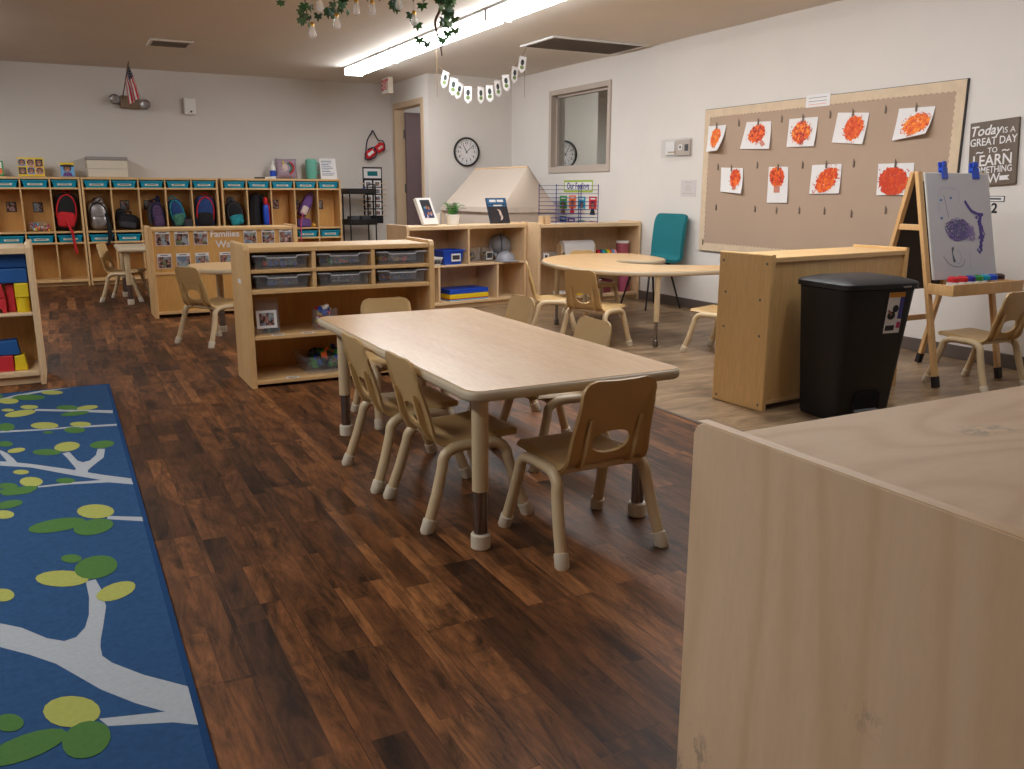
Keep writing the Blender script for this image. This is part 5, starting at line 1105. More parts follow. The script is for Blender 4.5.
for k in range(10):
    z = .012 + k * .0385; b = MB(); b.tube([(x, y, z) for x, y in P4], .0026, M_NAVY, 6, closed=True)
    for s in (.25, .5, .75): b.tube([(.275 + .48 * s, .10, z), (.215 + .485 * s, .33, z)], .0018, M_NAVY, 6)
    b.build('wire_tier', t)
# ---- tent
t = thing('play_tent', 'cream canvas play tent behind the low shelves by the clock', 'tent', (4.62, 9.0, 0), 0)
def rel(p): return Vector((p[0] - 4.62, p[1] - 9.0, p[2]))
TA, TB = rel((4.70, 8.6, 1.338)), rel((4.62, 9.8, 1.338))
FL, FR, BL, BR = rel((4.19, 8.22, .90)), rel((4.86, 8.25, .90)), rel((4.10, 9.62, .90)), rel((4.98, 9.72, .90))
def sheet(b, a, c, d, e, m, sag=.02, n=18, fold=0.0):
    def fn(u, v):
        p = a.lerp(c, u).lerp(e.lerp(d, u), v); nr = (c - a).cross(e - a).normalized()
        return tuple(p - nr * sag * math.sin(PI * u) * math.sin(PI * v) + nr * fold * math.sin(u * 40) * v)
    b.grid(fn, n * (4 if fold else 1), n, m, thick=.004)
for nm, a, c, d, e, m in (('roof_panel', TA, TB, BL, FL, M_CANVAS), ('roof_panel', TA, TB, BR, FR, M_CANVAS)):
    b = MB(); sheet(b, a, c, d, e, m, .03); b.build(nm, t)
b = MB(); sheet(b, TA, TA + Vector((.001, 0, 0)), FR, FL, M_CANVAS2, .04); b.build('gable_panel', t)
b = MB(); sheet(b, TB, TB + Vector((.001, 0, 0)), BR, BL, M_CANVAS2, .02); b.build('gable_panel', t)
dn_ = lambda p, o=0: Vector((p.x, p.y, .004))
for a, c in ((FL, BL), (FL, FR), (FR, BR), (BL, BR)):
    b = MB(); sheet(b, a, c, dn_(c), dn_(a), M_CANVAS, .0, 14, .012); b.build('wall_curtain', t)
    b = MB(); n_ = (c - a).cross(Vector((0, 0, 1))).normalized() * (.012 if (a is FL and c is FR) or (a is FR) else -.012)
    if a is FL and c is BL: n_ = -abs(1) * Vector((.014, 0, 0))
    sheet(b, a + n_ + Vector((0, 0, .004)), c + n_ + Vector((0, 0, .004)), c + n_ * 1.6 - Vector((0, 0, .05)), a + n_ * 1.6 - Vector((0, 0, .05)), M_CANVAS, 0, 10, .004); b.build('valance', t)
for p in (FL, FR, BL, BR):
    b = MB(); b.tube([(p.x, p.y, 0), (p.x, p.y, .9)], .014, M_MAPLELZ, 10); b.build('pole', t)
b = MB(); b.tube([tuple(TA), tuple(TB)], .012, M_MAPLELZ, 10); b.build('ridge_pole', t)

# ---------------------------------------------------------------- teal chair
t = thing('teal_chair', 'teal upholstered adult chair with black metal legs by the right wall', 'chair', (4.94, 6.59, 0), -90)
prof = spline([(-.20, .43), (-.215, .455), (-.16, .468), (0, .455), (.11, .45), (.165, .475), (.185, .54), (.2, .68), (.215, .80), (.222, .875)], 6)
N_ = len(prof) - 1
def tfn(u, v):
    k = v * N_; i = min(N_ - 1, int(k)); p = Vector(prof[i]).lerp(Vector(prof[i + 1]), k - i); x = u * 2 - 1
    w = .225 if v > .5 else .215
    e = min(v, 1 - v)
    if e < .09: w -= .055 * (1 - math.sqrt(max(0, 1 - (1 - e / .09) ** 2)))
    cup = .03 * x * x * min(1, .2 + e / .15)
    return (x * w, p[0] - cup * max(0, min(1, (v - .45) * 4)), p[1] + cup * max(0, 1 - v * 1.8))
b = MB(); b.grid(tfn, 20, N_, M_TEALC, thick=.028); b.build('upholstered_shell', t, 70)
for sx in (-1, 1):
    for sy in (-1, 1):
        b = MB(); b.tube([(sx * .12, sy * .10, .43), (sx * .205, sy * .20 + .0, .0)], [.011, .008], M_BLACKM, 12); b.build('leg', t)
for sy in (-1, 1):
    b = MB(); b.tube([(-.13, sy * .11, .42), (.13, sy * .11, .42)], .009, M_BLACKM, 10); b.build('seat_rail', t)

# ---------------------------------------------------------------- things on the right wall
def onwall(name, label, cat, y, z, tilt=0, group=None, x=XR - .0006):
    return thing(name, label, cat, (x, y, z), 0, group, rot=(0, math.radians(tilt), -PI / 2))
# bulletin board
BY0, BY1, BZ0, BZ1 = 3.72, 6.24, .555, 1.785
t = onwall('bulletin_board', 'large kraft-covered bulletin board with scalloped cream border on the right wall', 'bulletin board', (BY0 + BY1) / 2, (BZ0 + BZ1) / 2)
hw, hh = (BY1 - BY0) / 2, (BZ1 - BZ0) / 2
b = MB(); b.box(-hw, hw, -.020, -.0, -hh, hh, paint('kraft_paper', rgb(178, 154, 134), .85, var=.03, vscale=2, bump=.15, bscale=5)); b.build('board', t)
b = MB(); b.box(-hw - .004, hw + .004, -.018, 0, -hh - .004, hh + .004, M_DKGREY); b.build('board_edge', t)
M_BORD = paint('parchment_border', rgb(214, 192, 164), .8, var=.08, vscale=14)
for horiz, s in ((1, 1), (1, -1), (0, 1), (0, -1)):
    L = hw if horiz else hh; O = hh if horiz else hw; n = round(L * 2 / .042); P = [(-L, O), ]
    inner = [(-L + 2 * L * k / (n * 6), O - .062 - .010 * abs(math.sin(PI * k / 6))) for k in range(n * 6 + 1)]
    P = [(-L, O)] + [(L, O)] + inner[::-1]
    Q = [(p[0], s * p[1]) if horiz else (s * p[1], p[0]) for p in P]
    b = MB(); b.prism(Q, .0205 + .0004 * horiz, .0225 + .0004 * horiz, M_BORD, M=Matrix.Rotation(PI / 2, 4, 'X')); b.build('border_strip', t)
# push pins
M_PIN = paint('grey_pin', rgb(120, 104, 92), .4)
PINS = [(738.8, 123.7), (781.8, 119.7), (830.1, 115.3), (885.6, 110.3), (718, 167.4), (757.3, 165.7), (802.6, 165.7), (853.7, 164), (716, 207.7), (754.9, 209.4), (776.4, 211), (799.2, 211), (824.4, 211.7), (851.3, 214.4), (885.6, 211), (702.8, 242.3)]
PIN_YZ = [(5.799, 1.642), (5.304, 1.641), (4.812, 1.64), (4.319, 1.639), (6.032, 1.287), (5.545, 1.291), (5.047, 1.28), (4.553, 1.281), (6.029, 0.939), (5.54, 0.935), (5.292, 0.927), (5.046, 0.932), (4.791, 0.933), (4.534, 0.919), (4.237, 0.951), (6.183, 0.626)]
PIN_L = ['between the first and second upper paintings', 'between the second and third upper paintings', 'between the third and fourth upper paintings', 'between the fourth and fifth upper paintings', 'left of the first lower painting', 'between the first and second lower paintings', 'between the second and third lower paintings', 'between the third and fourth lower paintings',
         'in the bottom row, leftmost', 'in the bottom row, second from the left', 'in the bottom row, third from the left', 'in the bottom row, fourth from the left', 'in the bottom row, fifth from the left', 'in the bottom row, sixth from the left', 'in the bottom row, nearest the easel', 'in the lower left corner of the board']
P0 = None
def pinbm():
    b = MB(); b.box(-.0065, .0065, -.009, 0, -.022, .022, M_PIN, .003); b.tube([(0, -.005, .02), (0, -.010, .028), (0, -.005, .034)], .0025, M_STEEL, 6); return b
for (y, z), l in zip(PIN_YZ, PIN_L):
    if P0 is None:
        P0 = pinbm().build('hook_clip'); P0.location = (XR - .0211, y, z); P0.rotation_euler = (0, 0, -PI / 2); tag(P0, 'bare small grey clip ' + l, 'clip', 'empty clips on the bulletin board')
    else:
        c = P0.copy(); COL.objects.link(c); c.location = (XR - .0211, y, z); c['label'] = 'bare small grey clip ' + l
PO = [paint('paint_' + n, c, .6) for n, c in (('scarlet', rgb(206, 58, 18)), ('orange', rgb(238, 112, 22)), ('red_orange', rgb(224, 82, 18)), ('light_orange', rgb(246, 148, 50)), ('crimson', rgb(168, 36, 30)), ('trunk', rgb(196, 128, 110)))]
def painting(label, co_, blob, pal, trunk, n=190, curl=.02, stray=40, tone=None):
    yc = sum(p[0] for p in co_) / 4; zc = sum(p[1] for p in co_) / 4
    t = onwall('tree_painting', label, 'painting', yc, zc, 0, 'children\'s tree paintings on the bulletin board', XR - .0232)
    L = [Vector((yc - p[0], 0, p[1] - zc)) for p in co_]      # tl, tr, br, bl
    def f(u, v, o=0.0):                                       # u right, v down
        p = L[0].lerp(L[1], u).lerp(L[3].lerp(L[2], u), v)
        p.y = -.002 - curl * (v ** 2) * (.3 + u * .7) - .01 * (u - .5) ** 2 * v - o; return p
    b = MB(); b.grid(lambda u, v: tuple(f(u, v)), 12, 12, M_PAPER); b.build('paper', t)
    cu, cv, ru, rv, rot = blob; ca, sa = math.cos(math.radians(rot)), math.sin(math.radians(rot))
    b = MB(); W_ = (L[1] - L[0]).length; H_ = (L[3] - L[0]).length; k_ = 0
    def dab(u, v, r, m):
        nonlocal k_
        k_ += 1; n_ = 7; a0 = random.random() * 6; o = .0008 + k_ * .000006
        if not (.02 < u < .98 and .02 < v < .98): return
        q = []
        for j in range(n_):
            rr = r * random.uniform(.6, 1.25); a = a0 + 2 * PI * j / n_
            q.append(tuple(f(min(.995, max(.005, u + rr * math.cos(a) / W_)), min(.995, max(.005, v + rr * math.sin(a) / H_)), o)))
        b.flat(q, m)
    if trunk:
        u0, v0, u1, v1, w = trunk; d = Vector((u1 - u0, v1 - v0)).normalized(); nn = Vector((-d.y, d.x)) * w
        b.flat([tuple(f(u0 + nn.x, v0 + nn.y, .0007)), tuple(f(u0 - nn.x, v0 - nn.y, .0007)), tuple(f(u1 - nn.x, v1 - nn.y, .0007)), tuple(f(u1 + nn.x, v1 + nn.y, .0007))], PO[5])
    for k in range(int(n * 1.5)):
        a = random.random() * 2 * PI; r = math.sqrt(random.random()); x, y = r * ru * math.cos(a), r * rv * math.sin(a)
        dab(cu + x * ca - y * sa, cv + x * sa + y * ca, random.uniform(.007, .016), PO[random.choice(pal)])
    for k in range(stray):
        a = random.random() * 2 * PI; r = random.uniform(.95, 1.35); x, y = r * ru * math.cos(a), r * rv * math.sin(a)
        dab(cu + x * ca - y * sa, cv + x * sa + y * ca, random.uniform(.0025, .006), PO[random.choice(pal + [4, 4])])
    b.build('paint', t)
    p = pinbm(); p.M = Matrix(); o = p.build('hook_clip', t); o.location = f(.5, .03) + Vector((0, -.001, 0)); return t
painting('narrow painting with one plain orange oval, upper row, leftmost', [(6.189, 1.643), (5.956, 1.643), (5.976, 1.428), (6.175, 1.423)], (.5, .47, .26, .36, 5), [1, 1, 3, 2], (.6, .75, .62, .88, .05), 150, .07, 4)
painting('painting of a red-orange tree leaning with trunk at lower right, upper row', [(5.704, 1.649), (5.42, 1.638), (5.402, 1.42), (5.758, 1.433)], (.50, .44, .26, .32, 25), [0, 2, 1, 4], (.68, .72, .80, .88, .07), 200, .02, 30)
painting('painting with orange and dark red tree halves under the small paper label', [(5.222, 1.641), (4.927, 1.638), (4.934, 1.422), (5.226, 1.428)], (.47, .50, .30, .34, 0), [1, 3, 2, 0, 4], (.55, .8, .52, .93, .06), 210, .015, 70)
painting('painting of a dense deep orange oval tree, upper row, fourth from the left', [(4.739, 1.654), (4.456, 1.633), (4.478, 1.417), (4.769, 1.442)], (.60, .50, .26, .36, 8), [0, 2, 2, 1], (.6, .8, .6, .9, .04), 260, .015, 50)
painting('splattered bright orange tree on a curled sheet, upper row, rightmost', [(4.208, 1.641), (3.928, 1.636), (3.943, 1.461), (4.228, 1.429)], (.60, .56, .34, .30, -15), [1, 3, 1, 2], (.52, .78, .50, .95, .07), 210, .05, 120)
painting('small painting with an orange tree and faint red dabs, lower row, leftmost', [(5.99, 1.286), (5.715, 1.275), (5.687, 1.063), (5.973, 1.079)], (.66, .42, .20, .32, 8), [1, 2, 0], (.64, .72, .62, .88, .08), 160, .03, 40)
painting('tall painting with a round orange treetop above a pink trunk', [(5.411, 1.279), (5.196, 1.275), (5.172, .995), (5.403, .992)], (.44, .28, .34, .25, 0), [1, 2, 0, 4], (.46, .5, .46, .72, .15), 220, .01, 8)
painting('painting of a slanted orange-red leaf-shaped tree, lower row, third from the left', [(4.949, 1.282), (4.663, 1.285), (4.655, 1.071), (4.953, 1.065)], (.54, .54, .28, .44, 35), [2, 0, 1], None, 250, .012, 60)
painting('painting filled by a big solid red-orange tree partly behind the easel', [(4.336, 1.277), (4.043, 1.277), (4.035, 1.063), (4.325, 1.059)], (.46, .56, .40, .42, 0), [0, 0, 2, 0], None, 380, .01, 20)
t = onwall('board_label', 'small white paper strip at the top edge of the bulletin board', 'label', 4.944, 1.758, 0, None, XR - .0236)
b = MB(); b.box(-.118, .118, -.0015, 0, -.046, .046, M_PAPER); b.build('paper', t)
b = MB()
for z_ in (.02, -.005, -.028): b.box(-.09, .085, -.002, -.0015, z_, z_ + .003, M_GRYF if z_ != -.028 else M_ORANGE)
b.build('text_lines', t)
# the wooden sign
t = onwall('wall_sign', 'dark wood sign reading Today is a great day to learn something new', 'sign', 3.494, 1.322, -4)
M_SIGN = wood('grey_brown_sign_board', rgb(96, 80, 68), rgb(112, 96, 82), 'z', 6)
b = MB(); b.box(-.158, .158, -.018, -.0, -.198, .198, M_SIGN, .002); b.build('board', t)
for s, sz, x, z, sh, bo, wd_ in (('Today', .086, -.055, .140, .25, .0012, .95), ('IS A', .05, .098, .128, 0, 0, 1), ('GREAT DAY', .066, 0, .072, 0, .0008, .86), ('TO', .046, 0, .017, 0, .0004, 1), ('~', .07, -.085, .012, 0, .001, 1.2), ('~', .07, .085, .012, 0, .001, 1.2), ('LEARN', .094, 0, -.045, 0, .0012, .92), ('SOMETHING', .056, 0, -.102, 0, .0006, .84), ('NEW', .084, -.035, -.158, 0, .0006, .95)):
    b = MB(); b.text(s, sz, M_PAPER, face(x, -.0185, z), .0005, shear=sh, bold=bo, wide=wd_); b.build('word', t)
b = MB(); b.flat([(.055, -.0188, -.142), (.12, -.0188, -.142), (.105, -.0188, -.156), (.12, -.0188, -.170), (.055, -.0188, -.170)], M_PAPER); b.build('ribbon_flag', t)
t = onwall('room_label', 'small white strip and number card below the wooden sign', 'label', 3.46, 1.043)
b = MB(); b.box(-.072, .072, -.002, 0, -.018, .018, M_INK); b.box(-.067, .067, -.0026, -.002, -.014, .014, M_PAPER); b.box(-.05, .05, -.003, -.0026, -.005, .005, M_GRYF); b.build('strip', t)
b = MB(); b.text('2', .085, M_INK, face(.012, -.0012, -.06), .0005, bold=.002); b.build('number', t)
b = MB(); b.box(-.06, .06, -.004, 0, -.09, .09, M_PAPER); solo(b, 'wall_paper', 'pale paper sheet at the right edge of the wall', 'paper', (XR - .0006, 3.10, .98), 0, rot=(0, 0, -PI / 2))
# thermostat box and notice
t = onwall('thermostat', 'thermostat under a clear guard on the right wall', 'thermostat', 6.60, 1.475)
b = MB(); b.box(-.05, .16, -.02, -.0005, -.07, .07, M_TRIMW, .004); b.box(-.19, -.06, -.025, -.0005, -.06, .06, M_WHITE, .006); b.build('control_box', t)
b = MB(); b.box(.0, .05, -.024, -.02, -.02, .03, M_WHITE, .002); b.box(.015, .038, -.026, -.024, -.005, .018, M_DKGREY); b.box(.09, .14, -.024, -.02, -.03, .03, M_GRYF); b.box(-.15, -.04, -.027, -.024, -.04, -.03, M_BRASS); b.build('dial', t)
b = MB(); b.box(-.2, .185, -.075, -.0005, -.085, .085, M_CLEAR, .01); b.build('guard', t)
t = onwall('wall_notice', 'pale grey notice with faint lettering below the thermostat', 'notice', 6.453, 1.107)
b = MB(); b.box(-.108, .108, -.003, 0, -.075, .075, paint('pale_notice', rgb(206, 200, 200), .7)); b.build('sheet', t)
b = MB()
for z_, w_ in ((.05, .05), (.02, .03), (.0, .05), (-.02, .04), (-.05, .08)): b.box(-w_, w_, -.0036, -.003, z_, z_ + .006, M_TRIMW)
b.build('text_lines', t)
# feelings poster
t = onwall('feelings_header', 'white header with lime border reading Our Feelings below the window', 'poster', 8.388, 1.131)
b = MB(); b.box(-.303, .303, -.003, 0, -.066, .066, paint('lime_print', rgb(160, 184, 60), .6)); b.box(-.285, .285, -.0036, -.003, -.045, .045, M_PAPER); b.build('card', t)
b = MB(); b.text('Our Feelings', .10, M_NAVY, face(0, -.004, .0), .0004, bold=.002, wide=.92); b.build('lettering', t)
for k, (y0, y1, z0, z1, m, lab) in enumerate(((8.784, 8.626, .81, 1.023, M_GREEN, 'green'), (8.574, 8.43, .82, 1.03, M_ORANGE, 'orange'), (8.379, 8.228, .82, 1.018, M_TEAL, 'teal'), (8.152, 8.0, .82, 1.02, M_RED, 'red'), (8.78, 8.626, .57, .79, M_DBLUE, 'blue'), (8.60, 8.443, .56, .775, M_PURPLE, 'purple'), (8.369, 8.236, .55, .758, M_LEAFB, 'leaf green'), (8.132, 7.989, .54, .757, M_PINK, 'pink'))):
    t = onwall('feelings_card', lab + ' feelings card with a child picture in the %s row under the header' % ('upper', 'lower')[k > 3], 'card', (y0 + y1) / 2, (z0 + z1) / 2, 0, 'feelings cards on the right wall')
    w, h = (y0 - y1) / 2, (z1 - z0) / 2
    b = MB(); b.box(-w, w, -.002, 0, -h, h, m); b.box(-w, w, -.0026, -.002, -h, -h * .35, M_CREAM); b.build('card', t)
    b = MB(); b.flat([(w * .5 * math.cos(q), -.003, h * .1 + h * .4 * math.sin(q)) for q in [2 * PI * j / 14 for j in range(14)]], M_HAIR)
    b.flat([(w * .38 * math.cos(q), -.0034, h * .0 + h * .3 * math.sin(q)) for q in [2 * PI * j / 14 for j in range(14)]], M_SKIN)
    b.flat([(-w * .75, -.0032, -h * .98), (w * .75, -.0032, -h * .98), (w * .4, -.0032, -h * .3), (-w * .4, -.0032, -h * .3)], (M_BRASS, M_REDF, M_CRMF, M_BLKF)[k % 4]); b.box(-w * .6, w * .6, -.0026, -.002, h * .68, h * .84, M_PAPER); b.build('child_picture', t)

# ---------------------------------------------------------------- easel
t = thing('easel', 'wooden A-frame painting easel with black feet by the right wall', 'easel', (4.593, 3.33, 0), 0)
M_EAS = wood('easel_pine', rgb(206, 160, 104), rgb(222, 180, 126), 'z', 6)
for sx in (-1, 1):
    for sy in (-1, 1):
        x = sx * .283; p0, p1_ = Vector((x, sy * .275, 0)), Vector((x, sy * .014, 1.195)); d = (p1_ - p0)
        ang = math.atan2(d.y, d.z)
        M = Matrix.Translation(p0) @ Matrix.Rotation(-ang, 4, 'X')
        b = MB(); b.box(-.018, .018, -.012, .012, .0, d.length, M_EAS, .003, M=M); lg = b.build('leg', t)
        b = MB(); b.box(-.0205, .0205, -.0145, .0145, .004, .068, M_BLACK, .003, M=M); b.build('rubber_foot', lg)
for sx in (-1, 1):
    b = MB(); b.box(sx * .283 - .012, sx * .283 + .012, -.075, .075, .872, .905, M_EAS, .003); b.build('cross_brace', t)
sl = math.atan2(.261, 1.195)
def onslope(sy, z): return sy * (.275 - .261 * z / 1.195)
M = Matrix.Translation((.02, onslope(-1, .60) - .0175, .60)) @ Matrix.Rotation(-sl, 4, 'X')
b = MB(); b.box(-.28, .285, -.004, .004, .0, .605, M_WHITE, .002, M=M); b.build('front_board', t)
M = Matrix.Translation((0, onslope(1, .50) + .0175, .50)) @ Matrix.Rotation(sl, 4, 'X')
b = MB(); b.box(-.285, .285, -.004, .004, .0, .66, paint('chalkboard', rgb(62, 50, 44), .7), .002, M=M); b.build('back_board', t)
b = MB(); b.box(-.30, .325, -.325, -.312, .525, .590, M_EAS, .003); b.box(-.30, .325, -.312, -.165, .525, .537, M_EAS, .002); b.box(-.30, -.288, -.312, -.165, .5375, .585, M_EAS, .002); b.box(.313, .325, -.312, -.165, .5375, .585, M_EAS, .002); b.build('paint_tray', t)
b = MB(); b.box(-.264, .264, .11, .122, .30, .335, M_EAS, .002, M=Matrix.Translation((0, .085, 0))); b.build('rear_rail', t)
for k, (x, lab) in enumerate(((-.095, 'left'), (.18, 'right'))):
    p = (4.593 + x, 3.33 + onslope(-1, 1.2) - .018, 1.197)
    c = thing('clip', 'blue plastic clip at the %s top of the easel painting' % lab, 'clip', p, 0, 'blue clips on the easel', rot=(-sl, 0, math.radians((8, -6)[k]))); c.scale = (1.2, 1.1, 1.2)
    b = MB(); b.box(-.024, .024, -.012, -.0045, -.035, .02, M_BLUE, .003); b.box(-.024, .024, .0045, .012, -.035, .02, M_BLUE, .003); b.build('jaw', c)
    b = MB(); b.box(-.016, .016, -.016, -.006, .02, .048, M_BLUE, .004); b.box(-.016, .016, .006, .016, .02, .048, M_BLUE, .004); b.tube([(-.022, 0, .012), (.022, 0, .012)], .007, M_BLUE, 10); b.build('grip', c)
# painting on the easel
t = thing('scribble_painting', 'white sheet with purple and blue scribbles clipped to the easel', 'painting', (4.593 + .024, 3.33 + onslope(-1, .60) - .0235, .60), 0, rot=(-sl, 0, 0))
PW, PH = .272, .60
def sx_(u): return -PW + 2 * PW * u
def curve(b, pts, r, m, n=5):
    b.M = Matrix.Diagonal((1, .1, 1, 1)); b.tube([(sx_(p[0]), -.024, PH * (1 - p[1])) for p in spline([(q[0], q[1], 0) for q in pts], n)], r, m, 5)
b = MB(); b.grid(lambda u, v: (sx_(u), -.0008 - .006 * (u * v) ** 3, PH * (1 - v)), 10, 10, paint('grey_white_sheet', rgb(200, 198, 204), .8)); b.build('paper', t)
MV = [paint('violet_paint', rgb(96, 74, 150), .6), paint('pale_violet_paint', rgb(142, 124, 176), .6), paint('deep_violet_paint', rgb(72, 56, 140), .6), paint('slate_paint', rgb(72, 88, 104), .6), paint('blue_paint', rgb(90, 130, 190), .6)]
b = MB()
for k in range(34):
    a = random.random() * 6; P = []
    for j in range(9):
        a += random.uniform(.5, 1.2); r = random.uniform(.0, .17); P.append((.42 + 1.25 * r * math.cos(a) + .02 * random.random(), .53 + .7 * r * math.sin(a)))
    curve(b, P, random.uniform(.0012, .0026), MV[random.choice([0, 0, 1, 3])], 4)
for k in range(16):
    a = random.random() * 6; P = []
    for j in range(8): a += random.uniform(.5, 1.1); r = random.uniform(.0, .11); P.append((.62 + r * math.cos(a), .57 + .75 * r * math.sin(a)))
    curve(b, P, .0015, MV[1], 4)
b.build('violet_scribble', t)
b = MB()
curve(b, [(.57, .26), (.62, .31), (.68, .36), (.76, .385), (.86, .395)], .009, MV[2]); curve(b, [(.57, .26), (.66, .35), (.74, .38)], .010, MV[2])
for k in range(60):
    v = random.uniform(.39, .76); u = .78 + .03 * math.sin(v * 14) + random.uniform(-.03, .03); curve(b, [(u, v), (u + random.uniform(-.03, .03), v + random.uniform(.01, .05))], random.uniform(.004, .009), MV[random.choice([0, 2, 2])], 3)
curve(b, [(.82, .4), (.79, .5), (.80, .62), (.78, .70), (.79, .75)], .011, MV[2])
b.build('violet_smear', t)
b = MB()
curve(b, [(.15, .36), (.15, .2), (.22, .14), (.38, .14), (.48, .17), (.48, .28)], .0008, MV[1]); curve(b, [(.24, .2), (.27, .32), (.29, .42)], .0014, MV[3])
for p in ((.19, .25), (.35, .23), (.18, .42)): b.ball((sx_(p[0]), -.024, PH * (1 - p[1])), .010, MV[4], 2, (1.2, 1, .7))
for k in range(8): curve(b, [(.32 + random.uniform(-.02, .02), .70), (.31, .76), (.33 + random.uniform(-.03, .03), .84)], .0035, MV[3], 3)
curve(b, [(.16, .78), (.25, .86), (.38, .89), (.47, .87), (.5, .82)], .0016, MV[3])
curve(b, [(.38, .72), (.44, .78), (.43, .84), (.36, .86)], .0010, MV[4]); curve(b, [(.6, .74), (.58, .88), (.6, .92)], .0010, MV[1])
b.build('blue_marks', t)
for k, (x, m, n_) in enumerate(((-.19, M_RED, 'red'), (-.115, M_RED, 'second red'), (-.045, paint('indigo_lid', rgb(50, 48, 150), .4), 'indigo'), (.02, M_GREEN, 'green'), (.085, M_TEAL, 'teal'), (.15, M_BLUE, 'blue'), (.215, paint('brown_lid', rgb(60, 36, 34), .4), 'brown'))):
    c = thing('paint_pot', 'paint pot with %s lid in the easel tray' % n_, 'paint pot', (4.593 + x, 3.33 - .24, .5375), 0, 'paint pots in the easel tray')
    b = MB(); b.lathe([(0, 0), (.025, 0), (.028, .055), (0, .055)], M_CLEAR, 18); b.build('pot', c)
    b = MB(); b.lathe([(0, .0555), (.031, .0555), (.031, .078), (.02, .086), (0, .088)], m, 18); b.build('lid', c)

# ---------------------------------------------------------------- back wall and door wall things
t = thing('wall_clock', 'round black-rimmed wall clock above the tent', 'clock', (4.591, YC - .0006, 1.546), 0)
b = MB(); b.lathe([(.0, .0), (.172, .0), (.178, .02), (.172, .034), (.158, .036), (.155, .022), (.155, .012)], M_BLACK, 40, M=Matrix.Rotation(PI / 2, 4, 'X')); b.build('rim', t)
b = MB(); b.lathe([(0, .013), (.156, .013)], M_PAPER, 40, M=Matrix.Rotation(PI / 2, 4, 'X'))
for k in range(60):
    a = 2 * PI * k / 60; r0 = .135 if k % 5 else .125
    b.cbox((.14 * math.sin(a), -.0135, .14 * math.cos(a)), (.002 if k % 5 else .005, .001, .010 if k % 5 else .016), M_INK, 0, (0, a, 0))
b.build('dial', t)
b = MB()
for k in range(1, 13):
    a = 2 * PI * k / 12; b.text(str(k), .042, M_INK, face(.108 * math.sin(a), -.0138, .108 * math.cos(a)), .0004, bold=.0006)
    b.text(str(k + 12), .018, M_RED, face(.078 * math.sin(a), -.0138, .078 * math.cos(a)), .0003)
b.build('numerals', t)
for nm, a, L_, w_ in (('minute_hand', 48, .135, .008), ('hour_hand', -28, .09, .012)):
    b = MB(); b.prism([(-w_ / 2, -.02), (w_ / 2, -.02), (w_ * .3, L_), (-w_ * .3, L_)], .0155 if nm[0] == 'h' else .0172, .0165 if nm[0] == 'h' else .0182, M_INK, M=Matrix.Rotation(math.radians(a), 4, 'Y') @ Matrix.Rotation(PI / 2, 4, 'X')); b.build(nm, t)
t = thing('exit_sign', 'exit sign with red letters hanging from the ceiling before the door', 'exit sign', (3.835, 10.62, 2.345), 0, rot=(0, 0, -PI / 2))
b = MB(); b.box(-.125, .125, -.065, 0, -.097, .097, M_CREAM, .006); b.build('housing', t)
b = MB(); b.box(-.12, .12, -.0665, -.065, -.088, .088, M_WHITE); b.build('face', t)
b = MB(); b.text('EXIT', .175, paint('exit_red', rgb(214, 40, 40), .5), face(0, -.067, 0), .0006, bold=.004, wide=.68); b.build('letters', t)
t = thing('emergency_light', 'bronze emergency light with two round lamp heads on the back wall', 'emergency light', (.875, YB - .0006, 2.065), 0)
b = MB(); b.box(-.10, .115, -.085, 0, -.068, .07, paint('bronze_plastic', rgb(120, 98, 78), .5), .012); b.build('battery_box', t)
for x, z in ((-.155, .025), (.165, -.02)):
    b = MB(); b.lathe([(0, -.05), (.035, -.045), (.056, -.01), (.058, .02), (.052, .024), (.045, .012), (0, .004)], M_SILV, 24, M=Matrix.Translation((x, -.07, z)) @ Matrix.Rotation(PI / 2, 4, 'X')); b.tube([(x * .7, -.05, z), (x, -.045, z)], .012, M_DKGREY, 8); b.build('lamp_head', t)
t = thing('flag', 'small stars and stripes flag on a stick above the emergency light', 'flag', (.79, 11.19, 2.10), 0)
PA, PB = Vector((0.012, -.01, .0)), Vector((.062, -.60, .325))
b = MB(); b.tube([tuple(PA), tuple(PB)], .006, M_VINE, 8); b.ball(tuple(PB), .010, M_BRASS, 2); b.build('stick', t)
b = MB()
cn0, cn1 = Vector((.165, -.42, -.02)), Vector((.045, -.24, -.10))
def ffn(u, v):
    a = PA.lerp(PB, .95 - .48 * u); c = cn0.lerp(cn1, u)
    p = a.lerp(c, v); p += Vector((.012 * math.sin(u * 14) * v, .03 * math.sin(u * 14 + 1) * v, .03 * math.sin(PI * v)))
    return p
tb = bmesh.new(); nu, nv = 26, 20; V = {}
for i in range(nu + 1):
    for j in range(nv + 1): V[i, j] = tb.verts.new(ffn(i / nu, j / nv))
iR, iW, iB = b.mi(M_REDF), b.mi(M_PAPER), b.mi(M_NAVYF)
for i in range(nu):
    for j in range(nv):
        f_ = tb.faces.new((V[i, j], V[i + 1, j], V[i + 1, j + 1], V[i, j + 1])); st_ = i // 2
        f_.material_index = iB if (st_ < 7 and j < 8) else (iR if st_ % 2 == 0 else iW); f_.smooth = True
b.merge_raw(tb)
for r_ in range(5):
    for c_ in range(6):
        p = ffn((r_ + .6) / 9.6, (c_ + .6) / 16.2)
        for s in (-1, 1): b.ball(p, .005, M_PAPER, 1)
b.build('cloth', t)
t = thing('wall_box', 'white sensor box on the back wall right of the flag', 'sensor', (1.537, YB - .0006, 2.05), 0)
b = MB(); b.box(-.066, .066, -.06, 0, -.094, .094, M_WHITE, .010); b.build('housing', t)
b = MB(); b.lathe([(0, .061), (.012, .061), (.012, .064), (0, .064)], M_DKGREY, 14, M=Matrix.Translation((.01, 0, -.06)) @ Matrix.Rotation(PI / 2, 4, 'X')); b.build('lens', t)
